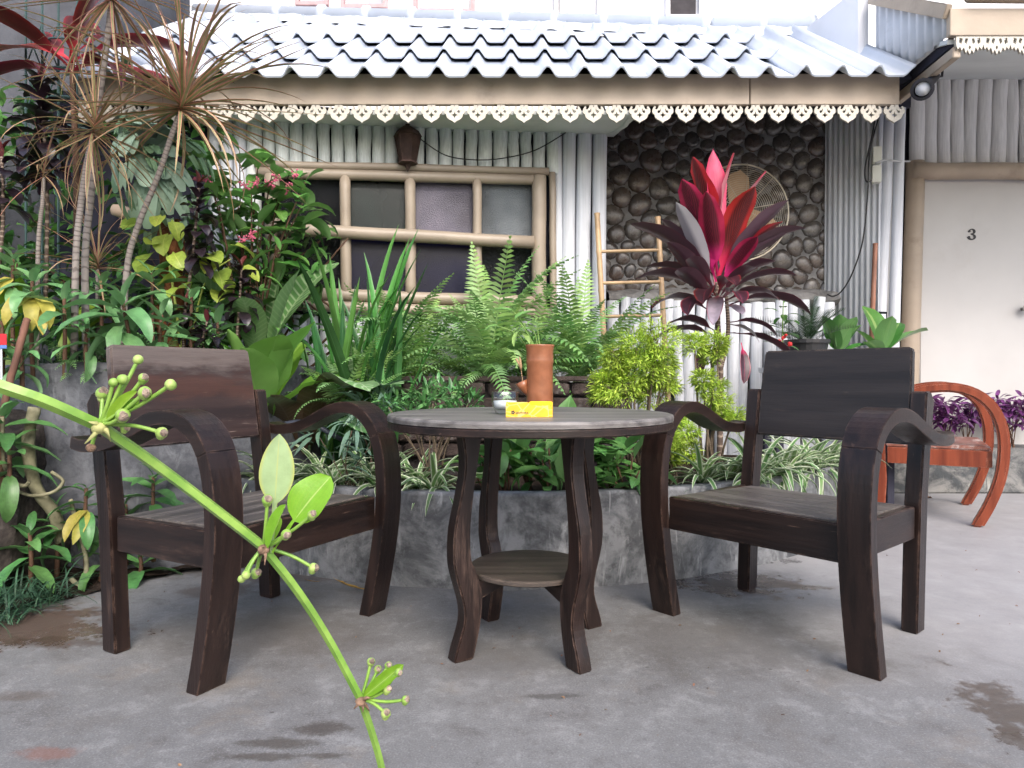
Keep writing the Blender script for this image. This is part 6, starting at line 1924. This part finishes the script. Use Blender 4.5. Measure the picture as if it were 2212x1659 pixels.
# red salvia
t = plant('red_flower_plant', 'slender plant with small red flowers behind the right chair back', P(1690, 800, 3.5), 'plant')
b0 = P(1690, 800, 3.5)
stem(t, [Vector((0, 0, 0)), P(1690, 700, 3.5) - b0, P(1692, 635, 3.5) - b0], .004, .002, T['green'])
for k in range(18): put(random.choice(gl_), t, Vector((rnd(-.02, .02), 0, .03 + .34 * k / 18)), k * GA, R(rnd(0, 50)), 0, rnd(.07, .12))
RF = plain('scarlet_petal', (0.65, 0.03, 0.03), 0.5, 0.2)
for (px, py) in ((1682, 735), (1705, 744), (1692, 728), (1660, 775), (1698, 637), (1715, 762), (1740, 770)):
    q = P(px, py, 3.42) - b0
    m = MB()
    for k in range(6): m.ball(q + Vector((rnd(-.012, .012), rnd(-.01, .01), rnd(-.01, .01))), rnd(.005, .009), 6, 4)
    m.build('flower', RF, t, smooth=True)

# ------------------------------------------------------------------ purple plants on the plinth
g_pur = leaf_geo(.30, .7, .9, .6, .35, 0, 4, 1)
xs_ = [(1985, 'left'), (2035, ''), (2085, ''), (2135, ''), (2185, ''), (2230, '')]
for i, (px, _) in enumerate(xs_):
    d = 4.50
    tips = [P(px + rnd(-32, 32), rnd(868, 915), d + rnd(-.06, .06)) for _ in range(6)]
    tuft_shrub('%s purple-leaved bush from the left on the plinth behind the red armchair' % order[i], ((px - 1106) / FPX * d, d), .285, tips, L['purple'], g_pur, 22, .085, (.06, .05, .06), .004, 'purple_bush', 3, 'purple bushes on the plinth', 'brown', (-30, 60))

# ------------------------------------------------------------------ grass tuft lower left
g_gr = leaf_geo(.03, .2, .7, 1.5, .3, 0, 5, 1)
t = plant('grass_tuft', 'tuft of dark fine grass at the lower left soil edge', Vector((-1.62, 2.14, .01)), 'grass')
inst = [lmat(Vector((rnd(-.22, .14), rnd(-.10, .2), 0)), rnd(0, 6.28), R(rnd(25, 80)), 0, rnd(.10, .22)) for _ in range(420)]
f = ob('blades', scatter_mesh('blades', L['grass'], inst, g_gr), t); f['kind'] = 'stuff'
t = plant('grass_tuft', 'tuft of fine dark grass on top of the bed wall', P(165, 785, 2.74), 'grass')
inst = [lmat(Vector((rnd(-.16, .16), rnd(-.05, .1), 0)), rnd(0, 6.28), R(rnd(25, 80)), 0, rnd(.08, .16)) for _ in range(260)]
f = ob('blades', scatter_mesh('blades', L['grass'], inst, g_gr), t); f['kind'] = 'stuff'
t = plant('grass_tuft', 'fine green grass tuft at the kerb under the low aralia', Vector((.60, 2.63, .29)), 'grass')
inst = [lmat(Vector((rnd(-.12, .12), rnd(-.03, .06), 0)), rnd(0, 6.28), R(rnd(15, 75)), 0, rnd(.07, .14)) for _ in range(160)]
f = ob('blades', scatter_mesh('blades', L['grass'], inst, g_gr), t); f['kind'] = 'stuff'

# ------------------------------------------------------------------ cuttings in the vase
vt = Vector(vz.location) + Vector((0, 0, .19))
cu = plant('vase_cutting', 'green pothos cuttings standing in the terracotta vase', vt, 'cutting')
cl_ = variants('cutting_leaf', leafmat('cutting_leaf', (0.17, 0.34, 0.075), back=(0.24, 0.40, 0.14), mid=(0.24, 0.4, 0.12), mw=.06, rough=.36, trans=.3, var=.25), 3, W=.62, p=.5, q=.7, bend=(.3, .9), fold=.3, nv=8, nu=2)
VM = leafmesh('cut_extra', L['fernb'], W=.3, p=.6, q=.8, bend=.8, fold=.3, nv=7, nu=2)
for (px, py, dd, yaw, pit, s, me) in ((1108, 672, 1.93, 175, 10, .062, cl_[0]), (1112, 690, 1.90, 15, 35, .070, cl_[1]), (1160, 705, 1.92, 0, 15, .040, cl_[0]), (1078, 705, 1.92, 190, 5, .045, cl_[2]), (1150, 712, 1.93, 200, 10, .04, cl_[1]), (1120, 715, 1.93, 240, -30, .06, VM), (1128, 720, 1.93, 300, -20, .05, VM)):
    q = P(px, py, dd) - vt
    stem(cu, [Vector((rnd(-.015, .015), rnd(-.01, .01), -.06)), Vector((q.x * .5, q.y * .5, q.z * .45)), q], .0022, .0012, T['green'], 'stalk', 6, 4)
    put(me, cu, q, R(yaw), R(pit), rnd(-.3, .3), s)

# ------------------------------------------------------------------ foreground flower stalk
SG = NT('sword_plant_stalk')
sp = SG.node('ShaderNodeSeparateXYZ'); SG.l.new(SG.tc.outputs['UV'], sp.inputs[0])
SG.bump(SG.noise(SG.coords(), 200, 3), .15, .001)
SG.set(SG.mix(SG.ramp(SG.noise(SG.coords(scale=(60, 60, 60)), 1, 3), .3, .7), (0.125, 0.255, 0.035), (0.22, 0.36, 0.065)), .35, .45)
STK = SG.m
BUD = NT('green_bud'); BUD.set(BUD.mix(BUD.ramp(BUD.noise(BUD.coords(), 90, 3), .35, .7), (0.20, 0.34, 0.06), (0.36, 0.44, 0.14)), .45, .4)
BPALE = plain('withered_petal', (0.42, 0.32, 0.25), .85, .5, 260, .8, grime=(0.16, 0.09, 0.06), gscale=220)
BBR = plain('brown_bract', (0.24, 0.15, 0.10), .85, .4, 120, .6)
root_p = P(-420, 1330, .62); root_p.z = 0.0
fg = plant('flower_stalk', 'long green water-plant flower stalk with round buds slanting across the foreground', root_p, 'flower stalk')
G = lambda px, py, d: P(px, py, d) - root_p
segs = [[Vector((0, 0, 0)), G(-440, 900, .50), G(-300, 770, .44), G(-120, 790, .40), (G(0, 833, .40)), G(100, 868, .41), G(212, 918, .43)],
        [G(212, 918, .43), G(330, 1000, .455), G(450, 1090, .475), G(565, 1180, .495)],
        [G(565, 1180, .495), G(640, 1275, .51), G(710, 1385, .53), G(776, 1510, .545)],
        [G(776, 1510, .545), G(800, 1580, .555), G(822, 1660, .565), G(840, 1760, .58), G(850, 1860, .60)]]
rad = [(.0039, .0038), (.0036, .0034), (.0032, .0030), (.0029, .0025)]
for sgm, (r0, r1) in zip(segs, rad):
    _s = stem(fg, sgm, r0 * 1.06, r1 * 1.06, STK, 'stalk', 5, 7); _s.data.polygons.foreach_set('use_smooth', [False] * len(_s.data.polygons))
def bud(par, frm, to, d0, d1, r, pale, br=False):
    r *= .92
    a, e = G(*frm, d0), G(*to, d1)
    mid = a.lerp(e, .55) + Vector((0, 0, -.002 if e.z > a.z else .002))
    m = MB(); m.tube(spline([a, mid, e], 4), [.0013] * 9, 6)
    pd_ = m.build('pedicel', STK, par, smooth=True)
    m = MB()
    m.ball(e, r, 12, 8)
    if not pale or rnd(0, 1) > .5: pass
    for v in m.v: v += Vector(noise.noise_vector(v * 300)) * r * .10
    m.build('bud', BBR if br else BUD.m, pd_, smooth=True)
    if pale:
        m = MB()
        o = Vector((rnd(.2, .7), -.35, rnd(-.1, .4))).normalized() * r * .55
        m.ball(e + o, r * .72, 10, 7)
        for v in m.v: v += Vector(noise.noise_vector(v * 420)) * r * .22
        m.build('withered_petal', BPALE, pd_, smooth=True)
        m = MB(); m.ball(e - o * .6 + Vector((0, 0, -r * .5)), r * .75, 10, 7); m.build('bud', BUD.m, pd_, smooth=True)
for to, r, pl_ in (((299, 777), .0034, 0), ((310, 817), .0034, 1), ((369, 831), .0037, 0), ((265, 820), .0036, 0), ((245, 826), .0030, 0), ((222, 850), .0044, 1), ((313, 848), .0042, 1), ((265, 897), .0046, 1), ((349, 935), .0040, 1), ((270, 925), .003, 1)):
    bud(fg, (216, 916), to, .43, .43 + rnd(-.012, .012), r, pl_)
bud(fg, (216, 922), (196, 967), .43, .43, .0032, 0, True)
for to, r, pl_ in (((577, 1080), .0044, 1), ((617, 1155), .0040, 1), ((674, 1112), .0036, 1), ((676, 1228), .0040, 1), ((552, 1238), .0040, 1), ((530, 1243), .0034, 0), ((520, 1252), .003, 0)):
    bud(fg, (568, 1182), to, .495, .495 + rnd(-.012, .012), r, pl_)
for to, r, pl_ in (((800, 1432), .0036, 1), ((815, 1448), .0034, 1), ((838, 1440), .0034, 1), ((860, 1455), .0034, 1), ((835, 1492), .0038, 1), ((875, 1515), .0036, 1), ((832, 1545), .0042, 1)):
    bud(fg, (778, 1512), to, .545, .545 + rnd(-.012, .012), r, pl_)
# bracts at the nodes
for (px, py, d) in ((214, 925, .428), (568, 1188, .492), (778, 1518, .543)):
    m = MB()
    for k in range(5):
        a = G(px, py, d)
        e = a + Vector((rnd(-.007, .010), rnd(-.008, .004), rnd(-.010, .006)))
        m.tube([a, a.lerp(e, .5) + Vector((.001, 0, .001)), e], [.0018, .0014, .0003], 5)
    m.ball(G(px, py, d), .0046, 10, 6, (1, .9, .8))
    for v in m.v: v += Vector(noise.noise_vector(v * 250)) * .0010
    m.build('bract', BBR if px != 214 else plain('pale_bract', (0.40, 0.40, 0.16), .7, .3), fg, smooth=True)
lf1 = leafmesh('sword_leaf', L['swordp'], W=.30, p=.62, q=.8, bend=.12, fold=.22, nv=24, nu=3, pet=.42, wave=.015, start=.05)
lf2 = leafmesh('sword_leaf_b', L['sword'], W=.46, p=.5, q=.6, bend=.5, fold=.30, nv=24, nu=3, pet=.42, wave=.03)
lf3 = leafmesh('sword_leaf_c', L['sword'], W=.34, p=.6, q=.5, bend=.1, fold=.8, nv=18, nu=2, wave=.02)
def fleaf(me, frm, to, d0, d1, roll):
    a, e = G(*frm, d0), G(*to, d1)
    v = e - a
    put(me, fg, a, math.atan2(v.y, v.x), math.atan2(v.z, math.hypot(v.x, v.y)) + .05, roll, v.length * 1.03)
def fleaf_face(me, frm, to, d0, d1, tilt=0.0):
    """leaf whose flat side is turned towards the viewer"""
    a, e = G(*frm, d0), G(*to, d1)
    yv = (e - a).normalized()
    zv = Vector((tilt, -1, .25)); zv = (zv - yv * zv.dot(yv)).normalized()
    xv = yv.cross(zv)
    s = (e - a).length * 1.02
    Mx = Matrix(((xv.x * s, yv.x * s, zv.x * s, a.x), (xv.y * s, yv.y * s, zv.y * s, a.y), (xv.z * s, yv.z * s, zv.z * s, a.z), (0, 0, 0, 1)))
    ob('leaf', me, fg, M=Mx)
fleaf_face(lf1, (585, 1195), (603, 942), .495, .50, .35)
fleaf_face(lf2, (588, 1195), (690, 1030), .493, .485, -.2)
fleaf_face(lf3, (578, 1185), (612, 1092), .49, .485, -.5)
fleaf_face(lf3, (575, 1180), (605, 1120), .50, .505, .6)
fleaf_face(lf3, (232, 912), (292, 846), .428, .425, -.3)
fleaf_face(lf3, (232, 912), (300, 862), .43, .435, .5)
fleaf_face(lf3, (785, 1508), (868, 1440), .543, .545, -.2)
fleaf_face(lf3, (785, 1508), (850, 1462), .545, .55, .5)

# ------------------------------------------------------------------ bits of litter on the patio and a plant tag at the left edge
inst = []
g_lit = leaf_geo(.5, .8, .8, .8, .4, 0, 3, 1)
for i in range(150):
    x, y = rnd(-1.6, 2.2), rnd(1.2, 3.6)
    if -1.1 < x < 1.5 and y > 2.4: continue
    inst.append(lmat(Vector((x, y, .003)), rnd(0, 6.28), rnd(-.2, .3), rnd(-.5, .5), rnd(.004, .013)))
lit = ob('leaf_litter', scatter_mesh('leaf_litter', FL2, inst, g_lit))
tag(lit, 'tiny brown bits of leaf litter strewn over the patio', 'litter', kind='stuff')
tg = thing('plant_tag', 'small red and blue plant tag at the left edge above the bed wall', 'tag', P(2, 745, 2.5))
box_part('card', plain('red_card', (0.50, 0.02, 0.03), .5, .05), tg, (0, 0, .02), (.045, .002, .040), bevel=0)
box_part('card_band', plain('blue_card', (0.10, 0.18, 0.45), .5, .05), tg, (0, 0, -.007), (.045, .002, .012), bevel=0)
box_part('stake', M['white'], tg, (0, .004, -.06), (.006, .003, .14), bevel=0)
